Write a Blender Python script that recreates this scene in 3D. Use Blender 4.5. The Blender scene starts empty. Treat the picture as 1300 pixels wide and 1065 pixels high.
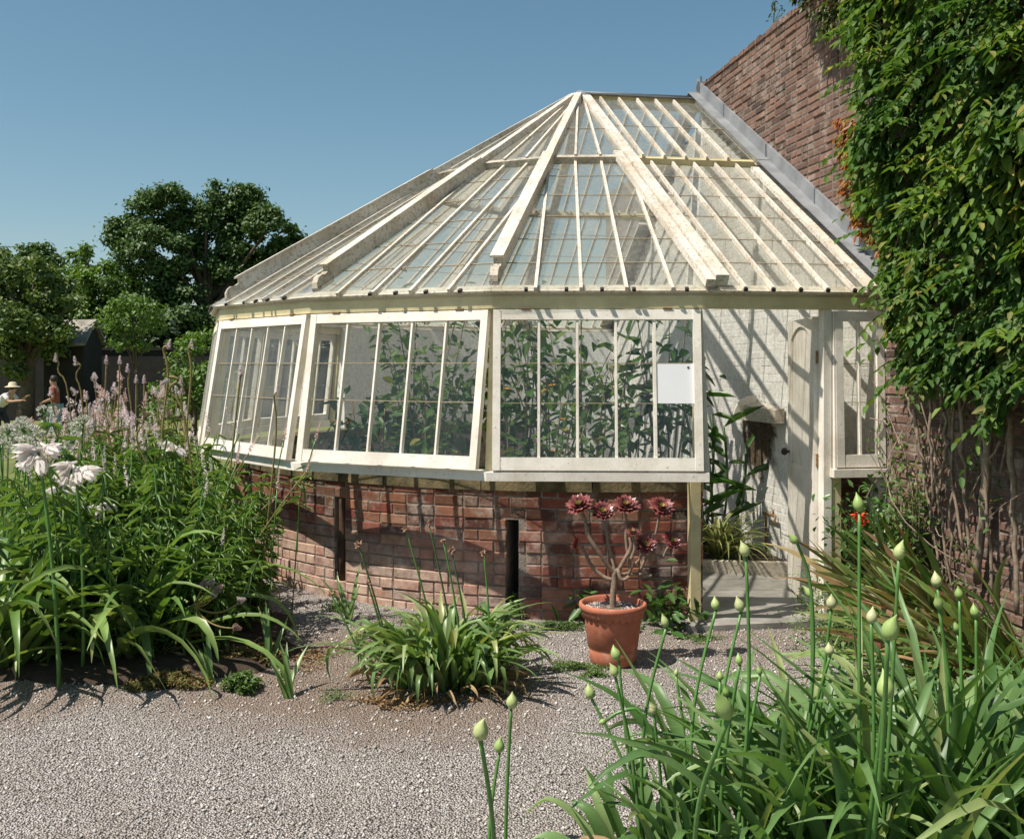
import bpy, math, random
import numpy as np
from mathutils import Vector, Matrix, noise
R = math.radians
random.seed(7); rng = np.random.default_rng(7)
S = bpy.context.scene
col = S.collection
# ------------------------------------------------------------------ camera, sky, sun, exposure
CZ, HY, FP = 1.6, 463.5, 1264.0
cd = bpy.data.cameras.new('camera'); cam = bpy.data.objects.new('camera', cd); col.objects.link(cam)
cam.location = (0, 0, CZ); cam.rotation_euler = (R(90), 0, 0)
cd.sensor_width = 36; cd.lens = FP / 1300 * 36; cd.shift_y = -(532.5 - HY) / 1300
cd.clip_start = 0.05; cd.clip_end = 2000
S.camera = cam
SUN_EL, SUN_AZ = 59.0, 25.0          # azimuth: degrees in front of due left
sd = Vector((-math.cos(R(SUN_AZ)) * math.cos(R(SUN_EL)), -math.sin(R(SUN_AZ)) * math.cos(R(SUN_EL)), math.sin(R(SUN_EL))))
w = bpy.data.worlds.new('World'); S.world = w; w.use_nodes = True
nt = w.node_tree; bg = nt.nodes['Background']
sky = nt.nodes.new('ShaderNodeTexSky'); sky.sky_type = 'NISHITA'; sky.sun_disc = False
sky.sun_elevation = R(SUN_EL); sky.sun_rotation = math.atan2(sd.x, sd.y) % (2 * math.pi)
sky.altitude = 0; sky.air_density = 1.0; sky.dust_density = 0.7; sky.ozone_density = 1.0
hs = nt.nodes.new('ShaderNodeHueSaturation'); hs.inputs["Saturation"].default_value = 1.08; hs.inputs['Hue'].default_value = .478
nt.links.new(sky.outputs[0], hs.inputs['Color']); nt.links.new(hs.outputs[0], bg.inputs[0]); bg.inputs[1].default_value = 0.076
ld = bpy.data.lights.new('sun', 'SUN'); sun = bpy.data.objects.new('sun', ld); col.objects.link(sun)
ld.energy = 5.0; ld.angle = R(0.53); ld.color = (1.0, 0.93, 0.83)
sun.rotation_euler = sd.to_track_quat('Z', 'Y').to_euler(); sun.location = (-8, -2, 12)
S.view_settings.view_transform = 'Standard'; S.view_settings.look = 'None'
S.view_settings.exposure = 0.44; S.view_settings.gamma = 1
S.render.resolution_x = 1024; S.render.resolution_y = 838
try:
    S.cycles.max_bounces = 10; S.cycles.transparent_max_bounces = 24; S.cycles.diffuse_bounces = 3; S.cycles.glossy_bounces = 3
    S.cycles.sample_clamp_indirect = 6
except Exception: pass

def at(px, py, Y):
    "a point of the place at depth Y seen at photo pixel (px, py)"
    return Vector(((px - 650) * Y / FP, Y, CZ - (py - HY) * Y / FP))
def onground(px, py, z=0.0):
    Y = (CZ - z) * FP / (py - HY); return Vector(((px - 650) * Y / FP, Y, z))

# ------------------------------------------------------------------ materials
def newmat(name):
    m = bpy.data.materials.new(name); m.use_nodes = True
    return m, m.node_tree, m.node_tree.nodes['Principled BSDF']
def N(t, typ, **k):
    n = t.nodes.new(typ)
    for a, b in k.items():
        if a in n.inputs: n.inputs[a].default_value = b
        else: setattr(n, a, b)
    return n
def ramp(t, src, stops):
    r = t.nodes.new('ShaderNodeValToRGB'); t.links.new(src, r.inputs[0])
    e = r.color_ramp.elements
    while len(e) < len(stops): e.new(0.5)
    for i, (p, c) in enumerate(stops):
        e[i].position = p; e[i].color = (*c, 1) if len(c) == 3 else c
    return r
def mix(t, f, a, b, mode='MIX'):
    m = t.nodes.new('ShaderNodeMix'); m.data_type = 'RGBA'; m.blend_type = mode
    for s, v in ((m.inputs[0], f), (m.inputs[6], a), (m.inputs[7], b)):
        if hasattr(v, 'links'): t.links.new(v, s)
        elif isinstance(v, (int, float)): s.default_value = v
        else: s.default_value = (*v, 1)
    return m.outputs[2]
def coords(t, sc=(1, 1, 1)):
    g = t.nodes.new('ShaderNodeNewGeometry'); m = N(t, 'ShaderNodeMapping'); m.inputs['Scale'].default_value = sc
    t.links.new(g.outputs['Position'], m.inputs[0]); return m.outputs[0]
def nz(t, co, scale, detail=6, rough=.6):
    n = N(t, 'ShaderNodeTexNoise', Scale=scale, Detail=detail, Roughness=rough); t.links.new(co, n.inputs['Vector']); return n.outputs['Fac']
def bump(t, b, h, s, d=.01):
    n = N(t, 'ShaderNodeBump', Strength=s, Distance=d); t.links.new(h, n.inputs['Height']); t.links.new(n.outputs[0], b.inputs['Normal'])
def leafmat(name, cols, rough=.45, trans=.3, spec=.35, patches=False):
    m, t, b = newmat(name)
    def dsat(c_):
        l_ = .3 * c_[0] + .6 * c_[1] + .1 * c_[2]
        return tuple(v * .95 + l_ * .05 for v in c_) if c_[1] > c_[0] * 1.05 and c_[1] < .45 else c_
    cols = [dsat(c_) for c_ in cols]
    g = t.nodes.new('ShaderNodeNewGeometry'); k = len(cols)
    r = ramp(t, g.outputs['Random Per Island'], [(i / max(1, k - 1), c) for i, c in enumerate(cols)])
    n = nz(t, coords(t), 9, 3); c = mix(t, .35, r.outputs[0], ramp(t, n, [(.3, (.35,) * 3), (.7, (1.35,) * 3)]).outputs[0], 'MULTIPLY')
    if patches: c = mix(t, 1.0, c, ramp(t, nz(t, coords(t), 1.6, 3), [(.38, (.72, .80, .85)), (.5, (1, 1, 1)), (.64, (1.35, 1.2, .8))]).outputs[0], 'MULTIPLY')
    t.links.new(c, b.inputs['Base Color']); b.inputs['Roughness'].default_value = rough
    b.inputs['Specular IOR Level'].default_value = spec
    tr = t.nodes.new('ShaderNodeBsdfTranslucent'); c2 = mix(t, 1.0, c, (1.5, 1.6, .6) if cols[0][1] > cols[0][0] * 1.15 else (1.05, 1, 1), 'MULTIPLY'); t.links.new(c2, tr.inputs[0])
    ms = t.nodes.new('ShaderNodeMixShader'); ms.inputs[0].default_value = trans
    t.links.new(b.outputs[0], ms.inputs[1]); t.links.new(tr.outputs[0], ms.inputs[2])
    t.links.new(ms.outputs[0], t.nodes['Material Output'].inputs[0]); return m
def plain(name, c, rough=.6, var=.25, sc=8, bs=.2, bd=.004, metal=0, c2=None):
    m, t, b = newmat(name); co = coords(t); n = nz(t, co, sc)
    c2 = c2 or tuple(v * (1 - var) for v in c)
    r = ramp(t, n, [(.35, c2), (.65, c)]); t.links.new(r.outputs[0], b.inputs['Base Color'])
    b.inputs['Roughness'].default_value = rough; b.inputs['Metallic'].default_value = metal
    if bs: bump(t, b, nz(t, co, sc * 6), bs, bd)
    return m
def paint(name, c, dirt=(.34, .27, .16), amt=.5, flake=.0, rough=.5):
    m, t, b = newmat(name); co = coords(t)
    n = nz(t, co, 3.2, 8, .7); n2 = nz(t, co, 38, 6, .75); n3 = nz(t, coords(t, (60, 60, 6)), 1.0, 4)
    c1 = mix(t, ramp(t, n, [(.42, (0,) * 3), (.78, (amt,) * 3)]).outputs[0], c, dirt)
    c2 = mix(t, ramp(t, n2, [(.62 - flake, (0,) * 3), (.70 - flake, (.65,) * 3)]).outputs[0], c1, (.20, .165, .125))
    c3 = mix(t, ramp(t, n3, [(.55, (0,) * 3), (.8, (.25,) * 3)]).outputs[0], c2, (.36, .32, .25))
    t.links.new(c3, b.inputs['Base Color']); b.inputs['Roughness'].default_value = rough
    bump(t, b, n2, .35, .004); return m
def brickmat(name, cols, white=.25, moss=.3, wcol=(.62, .55, .48), mortar=False, patch=None, pale=False, streak=False):
    m, t, b = newmat(name); co = coords(t); g = t.nodes.new('ShaderNodeNewGeometry')
    r = ramp(t, g.outputs['Random Per Island'], [(i / max(1, len(cols) - 1), c) for i, c in enumerate(cols)])
    c = r.outputs[0]
    n1 = nz(t, co, 26, 8, .75); c = mix(t, .6, c, ramp(t, n1, [(.3, (.5,) * 3), (.72, (1.4,) * 3)]).outputs[0], 'MULTIPLY')
    n2 = nz(t, co, 5, 8, .72)
    wf = ramp(t, n2, [(.62 - white * .5, (0,) * 3), (.74 - white * .4, (min(1, .35 + white),) * 3)]).outputs[0]
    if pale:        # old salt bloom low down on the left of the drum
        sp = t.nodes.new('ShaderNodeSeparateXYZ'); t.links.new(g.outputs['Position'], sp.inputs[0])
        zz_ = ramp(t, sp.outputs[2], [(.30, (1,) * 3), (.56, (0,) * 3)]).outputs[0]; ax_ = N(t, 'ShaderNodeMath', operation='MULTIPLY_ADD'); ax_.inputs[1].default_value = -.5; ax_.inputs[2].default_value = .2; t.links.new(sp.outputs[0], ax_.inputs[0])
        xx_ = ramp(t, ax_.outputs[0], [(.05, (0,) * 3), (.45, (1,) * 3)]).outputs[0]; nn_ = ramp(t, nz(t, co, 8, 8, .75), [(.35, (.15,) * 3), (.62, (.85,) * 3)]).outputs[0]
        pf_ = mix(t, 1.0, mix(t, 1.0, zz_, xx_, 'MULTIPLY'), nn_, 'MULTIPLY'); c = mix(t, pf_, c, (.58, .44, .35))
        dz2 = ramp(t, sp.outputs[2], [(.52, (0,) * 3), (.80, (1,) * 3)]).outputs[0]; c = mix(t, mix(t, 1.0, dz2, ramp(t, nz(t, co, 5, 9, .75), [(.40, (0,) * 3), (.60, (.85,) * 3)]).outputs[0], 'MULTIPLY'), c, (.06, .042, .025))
    if patch is None: c = mix(t, wf, c, wcol)
    else:
        v = N(t, 'ShaderNodeVectorMath', operation='DISTANCE'); v.inputs[1].default_value = patch[0]
        t.links.new(g.outputs['Position'], v.inputs[0])
        a = N(t, 'ShaderNodeMath', operation='DIVIDE'); a.inputs[1].default_value = patch[1]; t.links.new(v.outputs['Value'], a.inputs[0])
        a2 = N(t, 'ShaderNodeMath', operation='ADD'); t.links.new(a.outputs[0], a2.inputs[0]); 
        n9 = nz(t, co, 7, 8, .7); a3 = N(t, 'ShaderNodeMath', operation='MULTIPLY'); a3.inputs[1].default_value = 1.2; t.links.new(n9, a3.inputs[0]); t.links.new(a3.outputs[0], a2.inputs[1])
        pf = ramp(t, a2.outputs[0], [(0.0, (0,) * 3), (1.0, (1,) * 3)]); pf.color_ramp.elements[0].position = .97; 
        c = mix(t, wf, c, wcol)
        # the worn patch: bare dark brick shows through the limewash
        sub = N(t, 'ShaderNodeMath', operation='SUBTRACT'); t.links.new(a2.outputs[0], sub.inputs[0]); sub.inputs[1].default_value = .95
        ps = ramp(t, sub.outputs[0], [(.0, (0,) * 3), (.22, (1,) * 3)]).outputs[0]
        c = mix(t, ps, ramp(t, n1, [(.35, (.03, .022, .015)), (.6, (.16, .11, .07)), (.75, (.40, .34, .27))]).outputs[0], c)
    if streak:
        c = mix(t, ramp(t, nz(t, coords(t, (34, 34, 2.6)), 1, 7, .75), [(.54, (0,) * 3), (.72, (.55,) * 3)]).outputs[0], c, (.42, .37, .31))
        c = mix(t, ramp(t, nz(t, coords(t, (9, 9, 3)), 1, 9, .8), [(.60, (0,) * 3), (.66, (.8,) * 3)]).outputs[0], c, (.34, .25, .19))
    n4 = nz(t, coords(t, (1, 1, .6)), 2.6, 7, .65)
    c = mix(t, ramp(t, n4, [(.56, (0,) * 3), (.78, (moss,) * 3)]).outputs[0], c, (.075, .07, .035))
    t.links.new(c, b.inputs['Base Color']); b.inputs['Roughness'].default_value = .88
    b.inputs['Specular IOR Level'].default_value = .2
    bump(t, b, n1, .8, .008); return m
def glassmat(name, dirt=.2, dcol=(.42, .41, .36), refl=1.0, wav=.25):
    m, t, b = newmat(name); t.nodes.remove(b); co = coords(t)
    gl = N(t, 'ShaderNodeBsdfGlossy', Roughness=.015); tr = N(t, 'ShaderNodeBsdfTransparent'); tr.inputs[0].default_value = (.93, .95, .92, 1)
    fr = N(t, 'ShaderNodeLayerWeight', Blend=.5); bm = N(t, 'ShaderNodeBump', Strength=wav, Distance=.01)
    t.links.new(nz(t, coords(t, (1, 1, .45)), 6, 2), bm.inputs['Height']); t.links.new(bm.outputs[0], gl.inputs['Normal']); t.links.new(bm.outputs[0], fr.inputs['Normal'])
    pw = N(t, 'ShaderNodeMath', operation='POWER'); pw.inputs[1].default_value = 4.2; t.links.new(fr.outputs['Facing'], pw.inputs[0])
    a = N(t, 'ShaderNodeMath', operation='MULTIPLY_ADD'); a.inputs[1].default_value = .85; a.inputs[2].default_value = .085 * refl; a.use_clamp = True; t.links.new(pw.outputs[0], a.inputs[0])
    m1 = t.nodes.new('ShaderNodeMixShader'); t.links.new(a.outputs[0], m1.inputs[0]); t.links.new(tr.outputs[0], m1.inputs[1]); t.links.new(gl.outputs[0], m1.inputs[2])
    df = N(t, 'ShaderNodeBsdfDiffuse'); df.inputs[0].default_value = (*dcol, 1); tl = N(t, 'ShaderNodeBsdfTranslucent'); tl.inputs[0].default_value = (*dcol, 1)
    md = t.nodes.new('ShaderNodeMixShader'); md.inputs[0].default_value = .62; t.links.new(df.outputs[0], md.inputs[1]); t.links.new(tl.outputs[0], md.inputs[2])
    g = t.nodes.new('ShaderNodeNewGeometry')
    n = nz(t, co, 3.0, 8, .72); n2 = nz(t, coords(t, (22, 22, 3)), 1, 5)
    s = N(t, 'ShaderNodeMath', operation='ADD'); t.links.new(n, s.inputs[0]); t.links.new(n2, s.inputs[1])
    s2 = N(t, 'ShaderNodeMath', operation='MULTIPLY_ADD'); s2.inputs[1].default_value = .22; t.links.new(g.outputs['Random Per Island'], s2.inputs[0]); t.links.new(s.outputs[0], s2.inputs[2])
    f = ramp(t, s2.outputs[0], [(.0, (dirt * .25,) * 3), (1.0, (min(1, dirt * 1.3),) * 3)])
    sc = N(t, 'ShaderNodeMath', operation='MULTIPLY_ADD'); sc.inputs[1].default_value = 1.6; sc.inputs[2].default_value = -1.3; t.links.new(s2.outputs[0], sc.inputs[0]); t.links.new(sc.outputs[0], f.inputs[0])
    m2 = t.nodes.new('ShaderNodeMixShader'); t.links.new(f.outputs[0], m2.inputs[0]); t.links.new(m1.outputs[0], m2.inputs[1]); t.links.new(md.outputs[0], m2.inputs[2])
    t.links.new(m2.outputs[0], t.nodes['Material Output'].inputs[0]); return m

M = {}
M['paint'] = paint('cream_paint', (.85, .79, .705), amt=.6, flake=.022)
M['paint_y'] = paint('cream_yellow_paint', (.72, .61, .36), dirt=(.25, .19, .08), amt=.6)  # yellower cream than the sashes, for head board, posts and ridge
M['paint_roof'] = paint('weathered_roof_paint', (.74, .675, .585), dirt=(.38, .29, .17), amt=.95, flake=.095)
M['paint_old'] = paint('flaking_paint', (.60, .54, .45), dirt=(.30, .23, .14), amt=.85, flake=.12)
M['dark'] = plain('iron_and_slot_shade', (.03, .025, .02), .6)
M['brass'] = plain('rusty_brass', (.30, .17, .07), .5, .5, 60)
M['lead'] = plain('lead_sheet', (.27, .28, .29), .5, .35, 5, .2, .006)
M['lead_d'] = plain('dark_lead_roll', (.10, .12, .14), .5, .4, 9)
M['glass_w'] = glassmat('window_glass', .05, (.50, .48, .40), .7)
M['glass_l'] = glassmat('dusty_window_glass', .34, (.50, .46, .38), 1.0)
M['glass_r'] = glassmat('roof_glass', .33, (.62, .60, .52), 1.0, .4)
M['lap'] = plain('stained_glass_lap', (.40, .31, .20), .7, .4, 40, 0)
M['white'] = plain('white_sheet', (.80, .80, .82), .5, .05, 5, 0)
BR = [(.045, .028, .024), (.20, .06, .045), (.25, .08, .058), (.36, .16, .09), (.11, .045, .035), (.33, .10, .065), (.06, .035, .03), (.26, .075, .055), (.38, .19, .12), (.15, .055, .04)]
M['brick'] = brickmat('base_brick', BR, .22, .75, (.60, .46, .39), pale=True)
M['brick_wall'] = brickmat('garden_brick', [(.10, .065, .05), (.19, .115, .088), (.23, .135, .10), (.13, .08, .062), (.27, .155, .115), (.08, .055, .045)], .2, .4, (.50, .42, .36))
M['mortar'] = plain('lime_mortar', (.33, .27, .22), .95, .45, 14, .8, .01)
M['mortar_d'] = plain('dark_mortar', (.24, .19, .155), .95, .45, 14, .8, .01)
M['moss_stone'] = plain('mossy_stone', (.20, .15, .08), .95, .6, 7, .8, .01, c2=(.055, .05, .022))
M['wood'] = plain('dark_wood', (.12, .055, .025), .8, .6, 12, .6, .006)
M['slate'] = plain('slate', (.34, .32, .29), .6, .45, 4, .5, .006)
M['terra'] = plain('terracotta', (.42, .135, .075), .75, .22, 9, .25, .003)
m, t, b = newmat('weathered_terracotta'); co = coords(t); n = nz(t, co, 7, 8, .7)
c = ramp(t, n, [(.3, (.30, .095, .055)), (.55, (.44, .145, .08)), (.75, (.50, .22, .14))]).outputs[0]
c = mix(t, ramp(t, nz(t, coords(t, (1, 1, .5)), 16, 9, .8), [(.56, (0,) * 3), (.68, (.5,) * 3)]).outputs[0], c, (.58, .42, .34)); c = mix(t, ramp(t, nz(t, co, 70, 4), [(.66, (0,) * 3), (.72, (.6,) * 3)]).outputs[0], c, (.20, .07, .045))
t.links.new(c, b.inputs['Base Color']); b.inputs['Roughness'].default_value = .8; bump(t, b, nz(t, co, 60), .25, .003); M['terra'] = m
M['soil'] = plain('soil', (.10, .065, .045), .95, .55, 30, 1, .02)
M['grit'] = plain('gritty_compost', (.25, .20, .17), .95, .7, 90, 1, .01, c2=(.07, .045, .03))
M['shade_wall'] = plain('shaded_stone', (.022, .02, .018), .95, .5, 3, .5)  # near-black: the shade under the trees is put into the stone colour
M['bark'] = plain('bark', (.13, .095, .065), .9, .5, 9, .8, .02)
M['palestem'] = plain('pale_bark', (.34, .26, .19), .85, .45, 30, .7, .004)
M['slates'] = plain('stone_tiles', (.33, .30, .25), .85, .5, 4, .5, .02)
WALLPATCH = None
M['vine'] = leafmat('creeper_leaf', [(.04, .09, .018), (.08, .165, .033), (.055, .12, .024), (.12, .21, .045), (.085, .17, .035), (.04, .095, .02), (.17, .24, .06), (.06, .14, .028), (.26, .24, .08)], .55, .32, .22, patches=True)
M['vine_red'] = leafmat('turning_leaf', [(.30, .08, .02), (.35, .16, .03), (.16, .15, .03)])
M['ivy'] = leafmat('ivy_leaf', [(.025, .05, .01), (.06, .10, .02), (.14, .15, .04), (.04, .08, .015)])
M['tree_a'] = leafmat('chestnut_leaf', [(.04, .085, .02), (.06, .12, .028), (.085, .16, .04), (.05, .10, .022), (.12, .19, .05)], .5, .2)
M['tree_b'] = leafmat('olive_leaf', [(.07, .12, .03), (.12, .18, .045), (.17, .23, .06), (.08, .13, .03)], .5, .2)
M['tree_c'] = leafmat('fresh_leaf', [(.09, .17, .025), (.15, .25, .04), (.12, .21, .035), (.07, .13, .025)], .5, .25)
M['tree_d'] = leafmat('dark_leaf', [(.012, .03, .008), (.02, .045, .01), (.03, .06, .014)], .6, .08)
M['strap'] = leafmat('strap_leaf', [(.08, .16, .04), (.14, .235, .065), (.20, .30, .095), (.10, .19, .045), (.27, .36, .14), (.34, .36, .13)], .38, .25, .5)
M['strap_f'] = leafmat('agapanthus_leaf', [(.06, .14, .035), (.10, .20, .055), (.15, .265, .08), (.075, .16, .04), (.20, .32, .12), (.30, .33, .12)], .42, .3, .4)
M['strap_dead'] = leafmat('withered_leaf', [(.32, .19, .09), (.40, .28, .14), (.22, .12, .06)], .7, .2)
M['strap_y'] = leafmat('lily_leaf', [(.09, .19, .035), (.15, .26, .055), (.22, .32, .08), (.08, .16, .035), (.32, .36, .12)], .38, .25, .5)
M['whorl'] = leafmat('lance_leaf', [(.07, .14, .03), (.13, .22, .05), (.18, .28, .07), (.08, .17, .04), (.25, .33, .10)], .45, .25)
M['phorm'] = leafmat('striped_leaf', [(.08, .17, .035), (.14, .24, .05), (.24, .10, .06), (.07, .14, .03), (.38, .22, .13), (.16, .27, .06), (.30, .32, .10), (.11, .20, .04)], .4, .2, .4)
M['stalk'] = plain('green_stalk', (.10, .23, .05), .4, .25, 20, 0)
M['stalk_d'] = plain('dark_stalk', (.07, .13, .04), .5, .3, 20, 0)
M['poker'] = plain('ochre_stem', (.26, .20, .06), .6, .4, 60, .5, .004)
M['bud'] = plain('green_bud', (.34, .43, .16), .4, .18, 25, 0)
m, t, b = newmat('varied_bud'); oi = t.nodes.new('ShaderNodeObjectInfo'); c = ramp(t, oi.outputs['Random'], [(0, (.24, .36, .10)), (.4, (.34, .43, .15)), (.75, (.42, .46, .20)), (1, (.48, .46, .26))]).outputs[0]
c = mix(t, ramp(t, nz(t, coords(t, (260, 260, 40)), 1, 3), [(.45, (0,) * 3), (.7, (.45,) * 3)]).outputs[0], c, (.20, .30, .08)); t.links.new(c, b.inputs['Base Color']); b.inputs['Roughness'].default_value = .5; M['bud'] = m
M['petal'] = leafmat('white_petal', [(.88, .85, .80), (.92, .90, .87), (.86, .78, .72)], .5, .5)
M['lilac'] = leafmat('lilac_floret', [(.70, .58, .64), (.80, .72, .75), (.60, .50, .54), (.84, .78, .74), (.62, .56, .42)], .6, .3)
M['pink'] = leafmat('pink_floret', [(.68, .50, .46), (.80, .64, .58), (.60, .42, .38)], .6, .3)
M['whiteflor'] = leafmat('pale_floret', [(.72, .70, .62), (.62, .66, .50), (.70, .62, .66)], .6, .3)
M['dryhead'] = leafmat('dry_flower', [(.42, .25, .16), (.55, .36, .28), (.30, .18, .10)], .8, .2)
M['red'] = leafmat('red_petal', [(.75, .05, .03), (.85, .12, .05)], .5, .2)
M['sedum'] = leafmat('sedum_leaf', [(.10, .18, .04), (.22, .14, .05), (.16, .20, .06), (.26, .10, .06), (.08, .14, .04)], .5, .2)
M['weed'] = leafmat('weed_leaf', [(.09, .17, .04), (.14, .22, .06), (.07, .13, .03)], .5, .25)
M['broad'] = leafmat('broad_leaf', [(.04, .11, .02), (.07, .16, .03), (.03, .08, .015)], .35, .2, .5)
M['yel'] = leafmat('variegated_leaf', [(.35, .36, .10), (.16, .22, .05), (.42, .42, .16), (.09, .14, .03)], .45, .3)
M['aeo'] = leafmat('maroon_succulent_leaf', [(.19, .045, .045), (.29, .085, .08), (.12, .03, .035), (.38, .16, .12)], .35, .05, .5)
M['aeo_c'] = leafmat('lime_succulent_leaf', [(.38, .42, .10), (.45, .46, .14), (.42, .28, .12)], .35, .1, .5)
M['aeo_stem'] = plain('aeonium_bark', (.30, .21, .15), .8, .4, 60, .8, .003)

# ------------------------------------------------------------------ object helpers
def props(o, label=None, cat=None, group=None, kind=None):
    for k, v in (('label', label), ('category', cat), ('group', group), ('kind', kind)):
        if v: o[k] = v
    return o
def thing(name, loc, label, cat, group=None):
    o = bpy.data.objects.new(name, None); col.objects.link(o); o.location = Vector(loc); o.empty_display_size = .1
    return props(o, label, cat, group)
def wloc(p):
    v = Vector((0, 0, 0))
    while p is not None: v = v + p.location; p = p.parent
    return v
def mkobj(name, V, F, m, parent=None, smooth=False, uv=None, origin=None):
    me = bpy.data.meshes.new(name)
    V = np.asarray(V, dtype=np.float64).reshape(-1, 3)
    o = bpy.data.objects.new(name, me); col.objects.link(o)
    if parent is not None: o.parent = parent; V = V - np.array(wloc(parent))
    elif origin is not None: o.location = Vector(origin); V = V - np.array(origin)
    if isinstance(F, np.ndarray):
        k = F.shape[1]; me.vertices.add(len(V)); me.vertices.foreach_set('co', V.ravel())
        me.loops.add(F.size); me.loops.foreach_set('vertex_index', F.ravel().astype(np.int32))
        me.polygons.add(len(F)); me.polygons.foreach_set('loop_start', (np.arange(len(F)) * k).astype(np.int32))
        me.update(calc_edges=True)
    else:
        me.from_pydata(V.tolist(), [], F)
    me.materials.append(m)
    if smooth: me.polygons.foreach_set('use_smooth', [True] * len(me.polygons))
    me.update(); return o
class MB:
    def __init__(s): s.V = []; s.F = []
    def raw(s, V, F):
        b = len(s.V); s.V += [tuple(v) for v in V]; s.F += [tuple(i + b for i in f) for f in F]; return s
    def hexa(s, a, b):          # two quads of 4 points, a = bottom, b = top
        return s.raw(list(a) + list(b), [(3, 2, 1, 0), (4, 5, 6, 7), (0, 1, 5, 4), (1, 2, 6, 5), (2, 3, 7, 6), (3, 0, 4, 7)])
    def box(s, c, x, y, z):     # centre and three half-extent vectors
        c, x, y, z = map(Vector, (c, x, y, z))
        return s.hexa([c - x - y - z, c + x - y - z, c + x + y - z, c - x + y - z], [c - x - y + z, c + x - y + z, c + x + y + z, c - x + y + z])
    def beam(s, p, q, wdt, hgt, up=(0, 0, 1), off=0.0):     # off: shift of the centre line along up
        p, q, up = Vector(p), Vector(q), Vector(up); d = (q - p).normalized()
        sd_ = d.cross(up).normalized(); u = sd_.cross(d).normalized()
        o = u * off
        return s.box((p + q) / 2 + o, (q - p) / 2, sd_ * wdt / 2, u * hgt / 2)
    def tube(s, pts, rad, n=8, cap=True):
        pts = [Vector(p) for p in pts]; rad = rad if hasattr(rad, '__len__') else [rad] * len(pts)
        b = len(s.V); ref = Vector((.3, .2, 1)).normalized()
        for i, p in enumerate(pts):
            d = (pts[min(i + 1, len(pts) - 1)] - pts[max(i - 1, 0)])
            d = d.normalized() if d.length > 1e-9 else Vector((0, 0, 1))
            x = d.cross(ref)
            if x.length < .05: x = d.cross(Vector((1, 0, 0)))
            x.normalize(); y = d.cross(x)
            for k in range(n):
                a = 2 * math.pi * k / n; s.V.append(tuple(p + (x * math.cos(a) + y * math.sin(a)) * rad[i]))
        for i in range(len(pts) - 1):
            for k in range(n):
                s.F.append((b + i * n + k, b + i * n + (k + 1) % n, b + (i + 1) * n + (k + 1) % n, b + (i + 1) * n + k))
        if cap: s.F.append(tuple(b + k for k in range(n))[::-1]); s.F.append(tuple(b + (len(pts) - 1) * n + k for k in range(n)))
        return s
    def lathe(s, c, prof, n=40):
        c = Vector(c); b = len(s.V)
        for r_, z in prof:
            for k in range(n):
                a = 2 * math.pi * k / n; s.V.append((c.x + r_ * math.cos(a), c.y + r_ * math.sin(a), c.z + z))
        for i in range(len(prof) - 1):
            for k in range(n):
                s.F.append((b + i * n + k, b + i * n + (k + 1) % n, b + (i + 1) * n + (k + 1) % n, b + (i + 1) * n + k))
        return s
    def build(s, name, m, parent=None, smooth=False, origin=None):
        return mkobj(name, s.V, s.F, m, parent, smooth, origin=origin)
def curve(p, q, bend=(0, 0, 0), n=8):
    p, q, b = Vector(p), Vector(q), Vector(bend)
    return [p.lerp(q, i / n) + b * (4 * (i / n) * (1 - i / n)) for i in range(n + 1)]
def unit(a): return a / np.maximum(1e-9, np.linalg.norm(a, axis=-1, keepdims=True))
def leaves(P, D, U, Ln, Wd, fold=.25, droop=.15):
    "folded pointed leaves; all arrays (n,3) / (n,)"
    P = np.asarray(P); D = unit(np.asarray(D)); U = np.asarray(U); n = len(P)
    X = unit(np.cross(D, U)); U = np.cross(X, D)
    Ln = np.broadcast_to(Ln, n)[:, None]; Wd = np.broadcast_to(Wd, n)[:, None]
    base = P; tip = P + D * Ln - U * Ln * droop
    l1 = P + D * Ln * .30 + X * Wd * .5 + U * Wd * fold; l2 = P + D * Ln * .68 + X * Wd * .38 + U * (Wd * fold * .8 - Ln * droop * .4)
    r1 = P + D * Ln * .30 - X * Wd * .5 + U * Wd * fold; r2 = P + D * Ln * .68 - X * Wd * .38 + U * (Wd * fold * .8 - Ln * droop * .4)
    V = np.stack([base, l1, l2, tip, r2, r1], 1).reshape(-1, 3)
    i = np.arange(n)[:, None] * 6
    F = np.concatenate([i + np.array([[0, 1, 2, 3]]), i + np.array([[0, 3, 4, 5]])], 0)
    return V, F
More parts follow.
